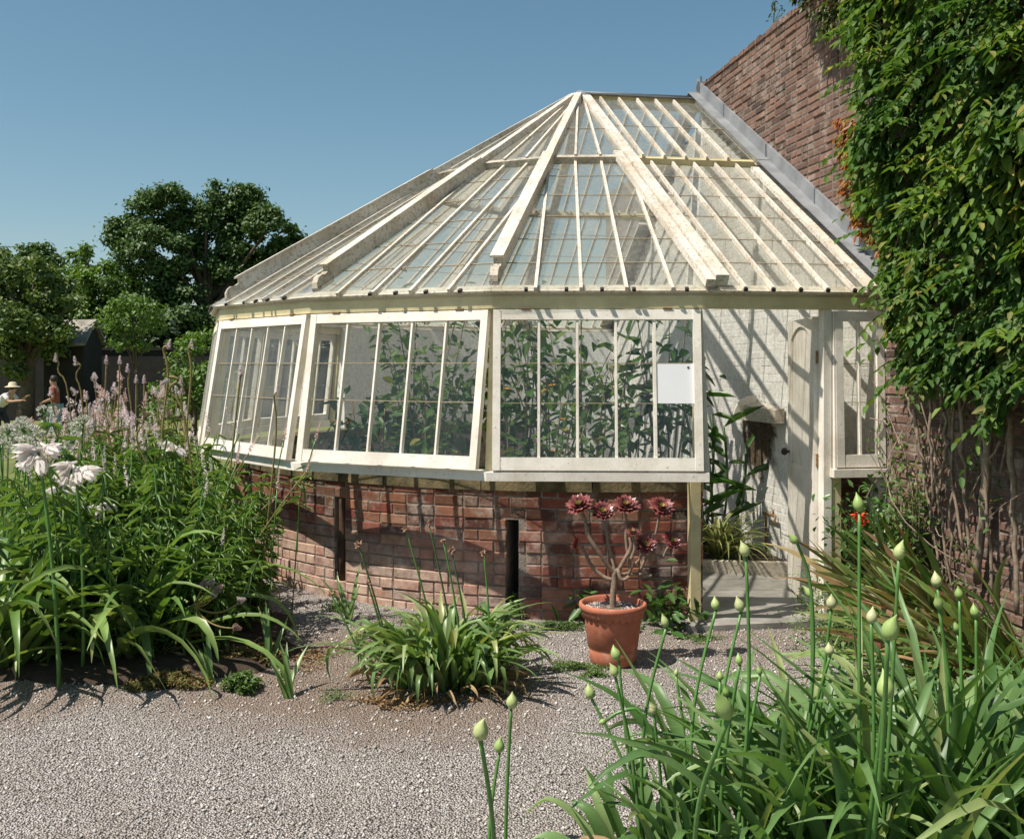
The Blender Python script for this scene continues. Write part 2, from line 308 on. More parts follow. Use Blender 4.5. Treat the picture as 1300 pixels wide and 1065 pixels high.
def straps(P, az, el, Ln, Wd, droop, seg=9, keel=.25, tw=None, rg=rng, kink=None, tw0=None):
    "arching strap leaves as keeled ribbons"
    n = len(P); P = np.asarray(P, float); el0 = np.broadcast_to(el, n).copy(); az = np.asarray(az)
    dr = np.broadcast_to(droop, n); Ln = np.broadcast_to(Ln, n); Wd = np.broadcast_to(Wd, n)
    pos = P.copy(); out = []; daz = rg.normal(0, .05, n)
    for k in range(seg + 1):
        t = k / seg
        e = el0 - dr * t ** 1.6
        if kink is not None: e = e - kink * (t > .62)
        d = np.stack([np.cos(az) * np.cos(e), np.sin(az) * np.cos(e), np.sin(e)], 1)
        x = np.stack([-np.sin(az), np.cos(az), np.zeros(n)], 1)
        if tw is not None:
            u0 = np.cross(x, d); a = tw * t + (tw0 if tw0 is not None else 0); x = x * np.cos(a)[:, None] + u0 * np.sin(a)[:, None]
        u = np.cross(x, d) * -1; u = np.cross(d, x)
        w_ = (Wd * (min(1, .55 + t * 2.2) if t < .25 else max(0.03, (1 - ((t - .25) / .75) ** 2.4))))[:, None]
        out.append(np.stack([pos + x * w_ / 2 + u * w_ * keel, pos, pos - x * w_ / 2 + u * w_ * keel], 1))
        if k < seg: pos = pos + d * (Ln / seg)[:, None]; az = az + daz
    V = np.stack(out, 1)    # n, seg+1, 3, 3
    V = V.reshape(-1, 3); F = []
    base = np.arange(n) * (seg + 1) * 3
    for k in range(seg):
        for j in (0, 1):
            a = base + k * 3 + j; F.append(np.stack([a, a + 1, a + 4, a + 3], 1))
    return V, np.concatenate(F, 0)
def join(parts):
    V = []; F = []; b = 0
    for v, f in parts: V.append(v); F.append(f + b); b += len(v)
    return np.concatenate(V), np.concatenate(F)
def rdir(n, rg=rng): return unit(rg.normal(0, 1, (n, 3)))
def copy_tree(o, parent=None):
    c = o.copy(); col.objects.link(c); c.parent = parent
    for ch in list(o.children): copy_tree(ch, c)
    return c

# ------------------------------------------------------------------ the plan of the glasshouse
A = Vector((.644, 9.39, 0)); AL = .161
rd = Vector((math.cos(AL), math.sin(AL), 0)); nd = Vector((math.sin(AL), -math.cos(AL), 0))
Rt, zt, Rs, zs, Re, ze, za, L = 3.33, 1.936, 3.468, .902, 3.40, 2.03, 4.105, 1.186
ANG = [.007, .392, .803, 1.214, 1.625] + [1.625 + (math.pi - 1.625) * k / 4 for k in (1, 2, 3, 4)]
EANG = [-.019] + ANG[1:]
def vert(k, Rr, z, ang=ANG): a = ang[k]; p = A + (nd * math.cos(a) - rd * math.sin(a)) * Rr; return Vector((p.x, p.y, z))
W0 = A + rd * L
def wallpt(t, z, d=0.0):         # garden wall plane; t towards the camera, d out of the wall to the left
    p = W0 + nd * t - rd * d; return Vector((p.x, p.y, z))

# ------------------------------------------------------------------ ground
def gh(x, y): 
    s = min(1, max(0, (y - 11) / 7)); return -.45 * s * s * (3 - 2 * s)
def sheet(name, xs, ys, z0, m, mask=None, bumpy=0, label=None):
    V = []; F = []; nx = len(xs)
    for y in ys:
        for x in xs: V.append((x, y, z0 + gh(x, y) + (bumpy * noise.noise((x * 2.1, y * 2.1, 3)) if bumpy else 0)))
    for j in range(len(ys) - 1):
        for i in range(nx - 1):
            if mask is None or mask((xs[i] + xs[i + 1]) / 2, (ys[j] + ys[j + 1]) / 2):
                F.append((j * nx + i, j * nx + i + 1, (j + 1) * nx + i + 1, (j + 1) * nx + i))
    return props(mkobj(name, V, F, m, smooth=True), kind='structure')
m, t, b = newmat('lawn_grass'); co = coords(t)
r1 = ramp(t, nz(t, co, 1.3, 8), [(.35, (.12, .15, .035)), (.65, (.22, .22, .06))]); t.links.new(r1.outputs[0], b.inputs['Base Color']); b.inputs['Roughness'].default_value = .9
bump(t, b, nz(t, co, 60), 1, .03); M['lawn'] = m
gx = [-600, -200, -90, -50, -30] + [-20 + k * 2.0 for k in range(21)] + [30, 60, 200, 600]
gy = [-200, -30, -10, 0, 4, 8, 10.5] + [11 + k * .5 for k in range(15)] + [20, 30, 50, 90, 200, 900]
sheet('lawn', gx, gy, -.012, M['lawn'])
m, t, b = newmat('fine_gravel'); co = coords(t)
vo = N(t, 'ShaderNodeTexVoronoi', Scale=115.0); t.links.new(co, vo.inputs['Vector'])
vo2 = N(t, 'ShaderNodeTexVoronoi', Scale=48.0); t.links.new(co, vo2.inputs['Vector'])
sx = N(t, 'ShaderNodeSeparateColor'); t.links.new(vo.outputs['Color'], sx.inputs[0])
c = ramp(t, sx.outputs[0], [(0, (.28, .245, .22)), (.3, (.46, .41, .375)), (.7, (.60, .54, .50)), (1, (.80, .76, .72))]).outputs[0]
c = mix(t, ramp(t, nz(t, co, 1.1, 7, .7), [(.50, (0,) * 3), (.74, (.6,) * 3)]).outputs[0], c, (.34, .26, .20))
c = mix(t, ramp(t, vo.outputs['Distance'], [(.35, (0,) * 3), (.8, (.8,) * 3)]).outputs[0], c, (.07, .055, .05))
g9 = t.nodes.new('ShaderNodeNewGeometry')
for cen, rad, fc in (((-1.0, 5.25, 0), 1.15, .8), ((-.35, 4.75, 0), .75, .7), ((1.2, 5.9, 0), .8, .45), ((-2.4, 4.9, 0), .7, .6)):     # trodden earth showing through the stones
    v9 = N(t, 'ShaderNodeVectorMath', operation='DISTANCE'); v9.inputs[1].default_value = cen; t.links.new(g9.outputs['Position'], v9.inputs[0])
    d9 = N(t, 'ShaderNodeMath', operation='DIVIDE'); d9.inputs[1].default_value = rad; t.links.new(v9.outputs['Value'], d9.inputs[0])
    a9 = N(t, 'ShaderNodeMath', operation='MULTIPLY_ADD'); a9.inputs[1].default_value = -1; t.links.new(d9.outputs[0], a9.inputs[0]); a9.inputs[2].default_value = 1.0
    b9 = N(t, 'ShaderNodeMath', operation='ADD'); t.links.new(a9.outputs[0], b9.inputs[0]); t.links.new(nz(t, co, 2.4, 9, .75), b9.inputs[1])
    c = mix(t, ramp(t, b9.outputs[0], [(.52, (0,) * 3), (1.0, (fc,) * 3)]).outputs[0], c, (.26, .185, .135))
t.links.new(c, b.inputs['Base Color']); b.inputs['Roughness'].default_value = .92
mm = N(t, 'ShaderNodeMath', operation='MULTIPLY_ADD'); mm.inputs[1].default_value = -1; t.links.new(vo.outputs['Distance'], mm.inputs[0]); t.links.new(vo2.outputs['Distance'], mm.inputs[2])
bump(t, b, vo.outputs['Distance'], 1, -.02); M['gravel'] = m
fx = [-7 + k * .25 for k in range(57)]; fy = [-1.5 + k * .25 for k in range(50)]
sheet('gravel_path', fx, fy, .0, M['gravel'], None, .012)
BEDP = [(-4.4, 5.3), (-3.8, 5.05), (-3.0, 5.1), (-2.4, 5.0), (-1.8, 4.98), (-1.35, 5.15), (-1.15, 5.5), (-1.35, 6.0), (-1.6, 6.6), (-2.0, 7.3), (-2.5, 8.3), (-2.7, 9.5), (-2.7, 10.5), (-3.6, 10.8), (-4.6, 10.0), (-4.9, 8), (-4.7, 6.4)]
V = []; out_ = []
for i in range(len(BEDP)):
    a_, b_ = BEDP[i], BEDP[(i + 1) % len(BEDP)]
    for k in range(8):
        f = k / 8; x, y = a_[0] + (b_[0] - a_[0]) * f, a_[1] + (b_[1] - a_[1]) * f; r_ = .10 * noise.noise((x * 3, y * 3, 1)) + .04 * noise.noise((x * 13, y * 13, 1)); out_.append((x + r_, y + r_))
cx_, cy_ = -3.4, 7.4; n_ = len(out_); F = []
for j, (f, z) in enumerate(((1.0, .004), (.985, .03), (.93, .045), (.6, .05), (0.02, .05))):
    for (x, y) in out_: V.append((cx_ + (x - cx_) * f, cy_ + (y - cy_) * f, z + gh(x, y) * 0 + .012 * noise.noise((x * f * 5, y * f * 5, 2)) * (j > 0)))
for j in range(4):
    for i in range(n_): F.append((j * n_ + i, j * n_ + (i + 1) % n_, (j + 1) * n_ + (i + 1) % n_, (j + 1) * n_ + i))
F.append(tuple(4 * n_ + i for i in range(n_)))
props(mkobj('flower_bed_soil', V, F, M['soil'], smooth=True), kind='structure')
# loose pebbles
n = 34000; px = rng.uniform(-3.2, 3.2, n); py = 2.6 + 4.2 * rng.random(n) ** 1.3
pz = np.array([.012 * noise.noise((x * 2.1, y * 2.1, 3)) for x, y in zip(px, py)])
oc = np.array([[1, 0, 0], [0, 1, 0], [-1, 0, 0], [0, -1, 0], [0, 0, 1], [0, 0, -1]], float)
of = np.array([[0, 1, 4], [1, 2, 4], [2, 3, 4], [3, 0, 4], [1, 0, 5], [2, 1, 5], [3, 2, 5], [0, 3, 5]])
sz = (.0022 + .0075 * rng.random(n) ** 2.6)[:, None, None] * rng.uniform(.6, 1.3, (n, 1, 3)); a = rng.random(n) * 6.3
q = oc[None] * sz + rng.normal(0, .0012, (n, 6, 3)); ca, sa = np.cos(a)[:, None], np.sin(a)[:, None]
q = np.stack([q[..., 0] * ca - q[..., 1] * sa, q[..., 0] * sa + q[..., 1] * ca, q[..., 2]], -1) + np.stack([px, py, pz + .003], 1)[:, None]
M['pebble'] = leafmat('pebble', [(.26, .23, .21), (.44, .40, .36), (.56, .51, .47), (.34, .30, .27), (.72, .68, .64)], .85, 0)
props(mkobj('loose_gravel', q.reshape(-1, 3), (np.arange(n)[:, None, None] * 6 + of[None]).reshape(-1, 3), M['pebble']), 'loose pinkish grey chippings over the path', 'gravel', kind='stuff')

# ------------------------------------------------------------------ bricks
def bricks(fn, s0, s1, z0, z1, bl, bh, keep, rg, mj=.010, jit=.004, dep=.012, wob=0.0, cuts=()):
    V = []; F = []; row = 0; z = z0
    while z < z1 - .01:
        s = s0 - (bl / 2 if row % 2 else 0) - bl; k = 0
        while s < s1:
            ln = bl if (rg.random() > .3) else bl * .5
            a, b_ = s + mj / 2, s + ln - mj / 2; c0, c1 = z + mj / 2, z + bh - mj / 2
            if b_ > s0 and a < s1:
                a = max(a, s0); b_ = min(b_, s1)
                for l_, h_, zl, zh in cuts:
                    if zl < (c0 + c1) / 2 < zh and b_ > l_ and a < h_:
                        if a < l_ and (b_ <= h_ or l_ - a > b_ - h_): b_ = l_
                        elif b_ > h_: a = h_
                        else: b_ = a
                if b_ - a > .02 and keep((a + b_) / 2, (c0 + c1) / 2):
                    j = rg.normal(0, jit); e = .006; q = rg.normal(0, .0022, 8)
                    wb = wob * noise.noise((s * 1.3, z * 2, 9))
                    d1 = max(.0018 if dep < .005 else .003, dep + j); b0 = len(V)
                    pts = [(a, c0, -.03), (b_, c0, -.03), (b_, c1, -.03), (a, c1, -.03),
                           (a + q[0], c0 + q[1], d1 - e), (b_ + q[2], c0 + q[3], d1 - e), (b_ + q[4], c1 + q[5], d1 - e), (a + q[6], c1 + q[7], d1 - e),
                           (a + e + q[1], c0 + e, d1), (b_ - e + q[0], c0 + e + q[2] * .5, d1 + j * .3), (b_ - e, c1 - e + q[3] * .5, d1), (a + e, c1 - e, d1 - j * .3)]
                    for (u, zz, d) in pts: V.append(tuple(fn(u, zz + wb, d)))
                    F += [tuple(b0 + i for i in f) for f in ((0, 1, 5, 4), (1, 2, 6, 5), (2, 3, 7, 6), (3, 0, 4, 7), (4, 5, 9, 8), (5, 6, 10, 9), (6, 7, 11, 10), (7, 4, 8, 11), (8, 9, 10, 11))]
            s += ln
        z += bh; row += 1
    return V, F
rgb = np.random.default_rng(3)
gw = thing('garden_wall', wallpt(0, 0, 0), 'tall old brick garden wall that the glasshouse leans against', 'wall')
def inroof(t_, z): return (abs(t_) < 3.36 and z < za - .06 - .622 * abs(t_)) 
V, F = bricks(lambda s, z, d: wallpt(s, z, d), 0.0, 9.4, 0, 4.29, .19, .0565, lambda s, z: not inroof(s, z) , rgb, wob=.014, dep=.0055, jit=.003)
mkobj('brickwork', V, F, M['brick_wall'], gw)
PATCH = (tuple(wallpt(1.38, .98, 0)), .66)
M['whitewash'] = brickmat('limewashed_brick', [(.80, .77, .73), (.83, .80, .76), (.79, .755, .71)], .2, .10, (.86, .83, .79), patch=PATCH, streak=True)
mb = MB(); mb.raw([wallpt(-3.3, .0, .0035), wallpt(3.3, .0, .0035), wallpt(3.3, 1.95, .0035), wallpt(0, za - .13, .0035), wallpt(-3.3, 1.95, .0035)], [(0, 4, 3, 2, 1)]); mb.build('lime_pointing', M['whitewash'], gw)
V, F = bricks(lambda s, z, d: wallpt(s, z, d), -3.4, 3.36, 0, 4.1, .21, .0635, inroof, rgb, wob=.01, dep=.0044, jit=.0006, mj=.003)
mkobj('limewashed_brickwork', V, F, M['whitewash'], gw)
mb = MB(); th = .36
mb.hexa([wallpt(-3.6, -.02, 0), wallpt(9.4, -.02, 0), wallpt(9.4, -.02, -th), wallpt(-3.6, -.02, -th)], [wallpt(-3.6, 3.84, 0), wallpt(9.4, 3.84, 0), wallpt(9.4, 3.84, -th), wallpt(-3.6, 3.84, -th)])
mb.hexa([wallpt(0, 3.842, 0), wallpt(9.4, 3.842, 0), wallpt(9.4, 3.842, -th), wallpt(0, 3.842, -th)], [wallpt(0, 4.28, 0), wallpt(9.4, 4.28, 0), wallpt(9.4, 4.28, -th), wallpt(0, 4.28, -th)])
mb.build('wall_core', M['mortar_d'], gw)
# coping: a worn course of bricks on edge
V, F = bricks(lambda s, z, d: Vector(wallpt(s, 4.29 + d - .006, 0)) - rd * (.02 - (z)) * 1.0, 0, 9.4, 0, th, .11, .12, lambda s, z: True, rgb, jit=.008)
mkobj('coping', V, F, M['brick_wall'], gw)

# ------------------------------------------------------------------ glasshouse
GH = thing('glasshouse', (A.x, A.y, 0), 'cream painted round-ended glasshouse on a low brick base with faceted glass roof', 'glasshouse')
Rb = 3.135
def arcpt(a, z, d=0.0): p = A + (nd * math.cos(a) - rd * math.sin(a)) * (Rb + d); return Vector((p.x, p.y, z))
def px_ang(px_):          # the angle round the base at which the drum crosses a photo column
    best = None
    for k in range(-40, 900):
        a = k / 500; p = arcpt(a, .5); x = 650 + FP * p.x / p.y
        if best is None or abs(x - px_) < best[0]: best = (abs(x - px_), a)
        if x < 290: break
    return best[1]
SL = [(px_ang(439), px_ang(425), .10, .70), (px_ang(659), px_ang(643), .06, .62), (px_ang(321), px_ang(312), .30, .74)]
def inslot(a, z): return any(l < a < h and b < z < t_ for l, h, b, t_ in SL)
Ramp = Rb
V, F = bricks(lambda s, z, d: arcpt(s / Rb, z, d), -.02 * Rb, 3.15 * Rb, -.02, .80, .205, .0712,
              lambda s, z: True, rgb, mj=.0065, jit=.0035, dep=.0075, wob=.008, cuts=[(l * Rb, h * Rb, b, t_) for l, h, b, t_ in SL])
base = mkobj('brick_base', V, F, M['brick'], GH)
mb = MB(); K = 160; za0 = -.02
cuts = sorted([-.02 + 3.17 * k / K for k in range(K + 1)] + [v for s_ in SL for v in (s_[0], s_[1])])
for a0, a1 in zip(cuts[:-1], cuts[1:]):
    if a1 - a0 < 1e-5: continue
    am = (a0 + a1) / 2; segs = [(-.02, .80)]
    for l, h, b_, t_ in SL:
        if l < am < h: segs = [(-.02, b_), (t_, .80)]
    for z0, z1 in segs:
        mb.hexa([arcpt(a0, z0, -.22), arcpt(a1, z0, -.22), arcpt(a1, z0, 0), arcpt(a0, z0, 0)], [arcpt(a0, z1, -.22), arcpt(a1, z1, -.22), arcpt(a1, z1, 0), arcpt(a0, z1, 0)])
mb.build('mortar_core', M['mortar'], GH)
# mossy stone course on top of the bricks
mb = MB(); K = 14
for k in range(K):
    a0, a1 = -.02 + 3.17 * k / K, -.02 + 3.17 * (k + 1) / K - .002
    for j in range(3):
        b0, b1 = a0 + (a1 - a0) * j / 3, a0 + (a1 - a0) * (j + 1) / 3
        mb.hexa([arcpt(b0, .803, -.22), arcpt(b1, .803, -.22), arcpt(b1, .803, .018), arcpt(b0, .803, .018)], [arcpt(b0, .885, -.22), arcpt(b1, .885, -.22), arcpt(b1, .885, .012), arcpt(b0, .885, .012)])
mb.build('stone_course', M['moss_stone'], GH)
# near-black slot backs paint the recess shade; old post in one slot
mb = MB()
for l, h, b_, t_ in SL: mb.hexa([arcpt(l - .02, b_ - .02, -.30), arcpt(h + .02, b_ - .02, -.30), arcpt(h + .02, b_ - .02, -.235), arcpt(l - .02, b_ - .02, -.235)], [arcpt(l - .02, t_ + .02, -.30), arcpt(h + .02, t_ + .02, -.30), arcpt(h + .02, t_ + .02, -.235), arcpt(l - .02, t_ + .02, -.235)])
mb.build('slot_back', M['dark'], GH)
a = (SL[0][0] + SL[0][1]) / 2
MB().tube([arcpt(a, .04, -.03), arcpt(a, .72, -.03)], .030, 8).build('old_post', M['wood'], GH, True)
# straight base wall under the small window by the garden wall
def sidept(s, z, d=0.0): p = A + nd * (Rb + d) + rd * s; return Vector((p.x, p.y, z))
S1 = .905
V, F = bricks(lambda s, z, d: sidept(s, z, d), S1, L, -.02, .88, .215, .0765, lambda s, z: True, rgb)
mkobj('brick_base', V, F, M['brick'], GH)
MB().hexa([sidept(S1, -.02, -.2), sidept(L, -.02, -.2), sidept(L, -.02, 0), sidept(S1, -.02, 0)], [sidept(S1, .88, -.2), sidept(L, .88, -.2), sidept(L, .88, 0), sidept(S1, .88, 0)]).build('mortar_core', M['mortar'], GH)

def sash(P00, P10, P01, P11, out, ncol, gm, name='sash_window', bars=.019, st=.047, thin_last=False, lap=(.39, .68), lid=None):
    """a glazed sash; P00/P10 bottom left/right, P01/P11 top; out = outward normal"""
    P00, P10, P01, P11 = map(Vector, (P00, P10, P01, P11))
    def q(u, v, d=0.0): return P00.lerp(P10, u).lerp(P01.lerp(P11, u), v) + out * d
    wd = (P10 - P00).length; ht = (P01 - P00).length
    f = MB(); D0, D1 = -.022, .022
    def slab(u0, u1, v0, v1, d0=D0, d1=D1):
        f.hexa([q(u0, v0, d0), q(u1, v0, d0), q(u1, v0, d1), q(u0, v0, d1)], [q(u0, v1, d0), q(u1, v1, d0), q(u1, v1, d1), q(u0, v1, d1)])
    us = st / wd; vb = .078 / ht; vt = .062 / ht
    slab(0, us, 0, 1); slab(1 - us, 1, 0, 1); slab(us, 1 - us, 0, vb, D0 + .002, D1 - .003); slab(us, 1 - us, 1 - vt, 1, D0 + .002, D1 - .003)
    root = f.build(name, M['paint'], GH)
    g = MB(); cw = (1 - 2 * us) / ncol; bw = bars / wd
    for k in range(1, ncol):
        u = us + cw * k; g_ = (bw if not (thin_last and k == ncol - 1) else bw * 1.3)
        g.hexa([q(u - g_ / 2, vb, -.014), q(u + g_ / 2, vb, -.014), q(u + g_ / 3, vb, .012), q(u - g_ / 3, vb, .012)], [q(u - g_ / 2, 1 - vt, -.014), q(u + g_ / 2, 1 - vt, -.014), q(u + g_ / 3, 1 - vt, .012), q(u - g_ / 3, 1 - vt, .012)])
    g.build('glazing_bars', M['paint'], root)
    p = MB(); l = MB(); vs = [vb + (1 - vt - vb) * x for x in (0,) + tuple(lap) + (1,)]
    for k in range(ncol):
        u0, u1 = us + cw * k, us + cw * (k + 1)
        for j in range(len(vs) - 1):
            if lid and (k, j) == lid: continue
            tw = random.uniform(-.0015, .0015)
            V = [q(u0, vs[j], -.001 + tw + .003), q(u1, vs[j], -.001 - tw + .003), q(u1, vs[j + 1] + .008, -.003 + tw), q(u0, vs[j + 1] + .008, -.003 - tw)] if j < len(vs) - 2 else [q(u0, vs[j], .002 + tw), q(u1, vs[j], .002 - tw), q(u1, vs[j + 1], -.003), q(u0, vs[j + 1], -.003)]
            p.raw(V, [(0, 1, 2, 3)])
            if j: l.hexa([q(u0 + bw * .4, vs[j] - .002, .002), q(u1 - bw * .4, vs[j] - .002, .002), q(u1 - bw * .4, vs[j] - .002, .0065), q(u0 + bw * .4, vs[j] - .002, .0065)], [q(u0 + bw * .4, vs[j] + .0025, .002), q(u1 - bw * .4, vs[j] + .0025, .002), q(u1 - bw * .4, vs[j] + .0025, .0065), q(u0 + bw * .4, vs[j] + .0025, .0065)])
    p.build('glass', gm, root)
    if l.V: l.build('glass_laps', M['lap'], root)
    if lid:
        k, j = lid; u0, u1 = us + cw * k, us + cw * (k + 1)
        MB().hexa([q(u0, vs[j], -.004), q(u1, vs[j], -.004), q(u1, vs[j], .006), q(u0, vs[j], .006)], [q(u0, vs[j + 1], -.004), q(u1, vs[j + 1], -.004), q(u1, vs[j + 1], .006), q(u0, vs[j + 1], .006)]).build('white_panel', M['white'], root)
        MB().box(q(u0 + (u1 - u0) * .86, vs[j] + (vs[j + 1] - vs[j]) * .9, .0075), (P10 - P00).normalized() * .006, (P01 - P00).normalized() * .006, out * .0015).build('pin', M['lead_d'], root)
    return root
def hinge(p, e, out):
    m_ = MB(); m_.box(p, e * .028, out * .006, Vector((0, 0, .007)))
    m_.tube([p + out * .008 - e * .028, p + out * .008 + e * .028], .005, 6); m_.build('hinge', M['brass'], GH)
NF = 8; BACK = (6, 7)
for k in range(NF):
    T1, T0 = vert(k, Rt, zt), vert(k + 1, Rt, zt)           # right / left seen from outside
    B1, B0 = vert(k, Rs, zs), vert(k + 1, Rs, zs)
    e = (T1 - T0).normalized(); mid = (T0 + T1) / 2; o_h = Vector((mid.x - A.x, mid.y - A.y, 0)).normalized()
    dn = ((B0 + B1) / 2 - (T0 + T1) / 2); out = e.cross(dn).normalized(); out = out if out.dot(o_h) > 0 else -out
    wdt = (T1 - T0).length
    if k in BACK: continue
    # sill board (front fascia only: it stands out clear of the bricks)
    mb = MB(); i0, i1 = vert(k + 1, Rs + .022, 0), vert(k, Rs + .022, 0); j0, j1 = vert(k + 1, Rs - .055, 0), vert(k, Rs - .055, 0)
    zz = lambda p, z: Vector((p.x, p.y, z))
    mb.hexa([zz(i0, zs), zz(i1, zs), zz(j1, zs), zz(j0, zs)], [zz(i0, zs + .052), zz(i1, zs + .052), zz(j1, zs + .06), zz(j0, zs + .06)])
    mb.build('sill', M['paint'], GH)
    # rectangular sash on the leaning plane, its bottom opened a little
    open_ = {0: 0.0, 1: .045, 2: .03, 3: .02}.get(k, .0)
    up = (mid - (B0 + B1) / 2).normalized(); sb = zs + .058
    hgt = (zt - sb) / up.z - .004
    top0 = T0 + e * .004; top1 = T1 - e * .004
    b0 = top0 - up * hgt + out * (.012 + open_); b1 = top1 - up * hgt + out * (.012 + open_)
    if k: top0 = top0 + e * .012; top1 = top1 - e * .012; b0 = b0 + e * .012; b1 = b1 - e * .012
    top0 = top0 + out * .012; top1 = top1 + out * .012
    gm = M['glass_w'] if k in (0,) else (M['glass_w'] if k in (1, 5, 4) else M['glass_l'])
    sash(b0, b1, top0, top1, out, 5, gm, lid=(4, 1) if k == 0 else None, thin_last=(k == 0))
    if k < 4:
        for f_ in (.16, .84): hinge(T0.lerp(T1, f_) + out * .026 + Vector((0, 0, .006)), e, out)
# corner posts (leaning) between the sashes, behind the sash plane
for k in range(0, 7):
    T, B = vert(k, Rt - .045, zt), vert(k, Rs - .05, zs + .05)
    rad_ = (T - Vector((A.x, A.y, zt))).normalized(); tan_ = rad_.cross(Vector((0, 0, 1)))
    mb = MB(); mb.beam(B, T, .04, .05, rad_)
    mb.build('corner_post', M['paint_y'] if k else M['paint'], GH)
# head fascia and wall plate
def ringbeam(name, R0, R1, z0, z1, m_, ks=range(NF), ang=ANG):
    mb = MB()
    for k in ks:
        a_, b_, c_, d_ = vert(k + 1, R0, z0, ang), vert(k, R0, z0, ang), vert(k, R1, z0, ang), vert(k + 1, R1, z0, ang)
        up = Vector((0, 0, z1 - z0)); mb.hexa([d_, c_, b_, a_], [d_ + up, c_ + up, b_ + up, a_ + up])
    # straight part up to the garden wall, front and back
    for sgn, kk in ((1, 0), (-1, NF)):
        q0 = vert(kk, R0, z0, ang); q1 = vert(kk, R1, z0, ang)
        s0 = (q0 - A).dot(rd); s1 = (q1 - A).dot(rd)
        w0 = q0 + rd * (L - s0 - .004); w1 = q1 + rd * (L - s1 - .004); up = Vector((0, 0, z1 - z0))
        mb.hexa([q0, w0, w1, q1], [q0 + up, w0 + up, w1 + up, q1 + up])
    return mb.build(name, m_, GH)
ringbeam('head_board', Rt - .07, Rt + .022, zt + .012, ze - .006, M['paint_y'])
ringbeam('wall_plate', Rt - .09, Rt + .006, ze - .005, ze + .03, M['paint'])
# ----- door side: posts, lintel, small window
c0 = vert(0, Rt, 0); s0 = (c0 - A).dot(rd)
def dpt(s, z, d=0.0): p = A + nd * (Rt * math.cos(ANG[0]) + d) + rd * s; return Vector((p.x, p.y, z))
def dbox(s0_, s1_, z0, z1, d0, d1, name, m_, par=None):
    return MB().hexa([dpt(s0_, z0, d0), dpt(s1_, z0, d0), dpt(s1_, z0, d1), dpt(s0_, z0, d1)], [dpt(s0_, z1, d0), dpt(s1_, z1, d0), dpt(s1_, z1, d1), dpt(s0_, z1, d1)]).build(name, m_, par or GH)
dl, dr_ = s0 + .0, s0 + .80
dbox(dl - .062, dl + .002, .015, zs - .001, -.06, .0, 'door_post', M['paint_y'])
dbox(dl - .03, dl + .008, zs + .053, zt + .01, -.06, -.002, 'door_post', M['paint_y'])
dbox(dr_, dr_ + .052, .015, zt + .011, -.06, .012, 'door_post', M['paint'])
dbox(dr_ + .055, dr_ + .12, .015, zs - .001, -.06, .004, 'door_post', M['paint_y'])
# small leaning window
w0s, w1s = dr_ + .060, L - .01
lean = .03
def lp(s, z, d=0.0): 
    f = (zt - z) / (zt - zs); return dpt(s, z, lean * f + d)
lout = (nd * (zt - zs) + Vector((0, 0, lean))).normalized()
sash(lp(w0s + .012, zs + .06), lp(w1s, zs + .06), lp(w0s + .012, zt), lp(w1s, zt), lout, 2, M['glass_w'], st=.05, bars=.02)
mb = MB(); mb.raw([dpt(w0s, zt, -.01), dpt(w0s, zs + .05, -.01), dpt(w0s, zs + .05, lean + .015), dpt(w0s, zt, .02), dpt(w0s + .01, zt, -.01), dpt(w0s + .01, zs + .05, -.01), dpt(w0s + .01, zs + .05, lean + .015), dpt(w0s + .01, zt, .02)],
  [(0, 1, 2, 3), (7, 6, 5, 4), (0, 4, 5, 1), (1, 5, 6, 2), (2, 6, 7, 3), (3, 7, 4, 0)]); mb.build('window_cheek', M['paint'], GH)
dbox(w0s - .02, w1s, zs, zs + .05, -.03, lean + .04, 'sill', M['paint'])
# door leaf, hinged on the right post and swung inwards
hx = dpt(dr_ - .006, 0, -.07); dend = at(1004, 500, hx.y + .73); dend.z = 0; dd = (dend - hx); dd.z = 0; dd.normalize(); DW = .735
dn_ = Vector((0, 0, 1)).cross(dd).normalized(); dn_ = dn_ if dn_.dot(Vector((-1, 0, 0))) > 0 else -dn_   # face seen by the camera
def lf(u, z, d=0.0): p = hx + dd * u + dn_ * d; return Vector((p.x, p.y, z))
def lbox(mb, u0, u1, z0, z1, d0, d1): mb.hexa([lf(u0, z0, d0), lf(u1, z0, d0), lf(u1, z0, d1), lf(u0, z0, d1)], [lf(u0, z1, d0), lf(u1, z1, d0), lf(u1, z1, d1), lf(u0, z1, d1)])
mb = MB(); zd0, zd1 = .04, zt - .03
lbox(mb, 0, .11, zd0, zd1, -.02, .02); lbox(mb, DW - .09, DW, zd0, zd1, -.02, .02)
lbox(mb, .11, DW - .09, zd0, .92, -.018, .016)
for k in range(14):          # arched top rail
    u0, u1 = .11 + (DW - .2) * k / 14, .11 + (DW - .2) * (k + 1) / 14; f_ = lambda u: zd1 - .05 - .08 * abs((u - .11) / (DW - .2) * 2 - 1) ** 2.2
    mb.hexa([lf(u0, f_(u0), -.018), lf(u1, f_(u1), -.018), lf(u1, f_(u1), .018), lf(u0, f_(u0), .018)], [lf(u0, zd1, -.018), lf(u1, zd1, -.018), lf(u1, zd1, .018), lf(u0, zd1, .018)])
door = mb.build('door', M['paint'], GH)
mb = MB()
for k in range(6):
    u0, u1 = .11 + (DW - .2) * k / 6, .11 + (DW - .2) * (k + 1) / 6 - .006; lbox(mb, u0, u1, .92, zd1 - .05, -.012, .006)
mb.build('board_panel', M['paint'], door)
kb = lf(DW - .05, .995, .055); mb = MB(); mb.tube([lf(DW - .05, .995, .015), lf(DW - .05, .995, .04)], .009, 8)
for i, (z_, r_) in enumerate(((0, 0),)): pass
mb.tube([kb - dn_ * .022, kb - dn_ * .014, kb, kb + dn_ * .014, kb + dn_ * .022], [.008, .022, .028, .022, .006], 12); mb.build('door_knob', M['dark'], door, True)
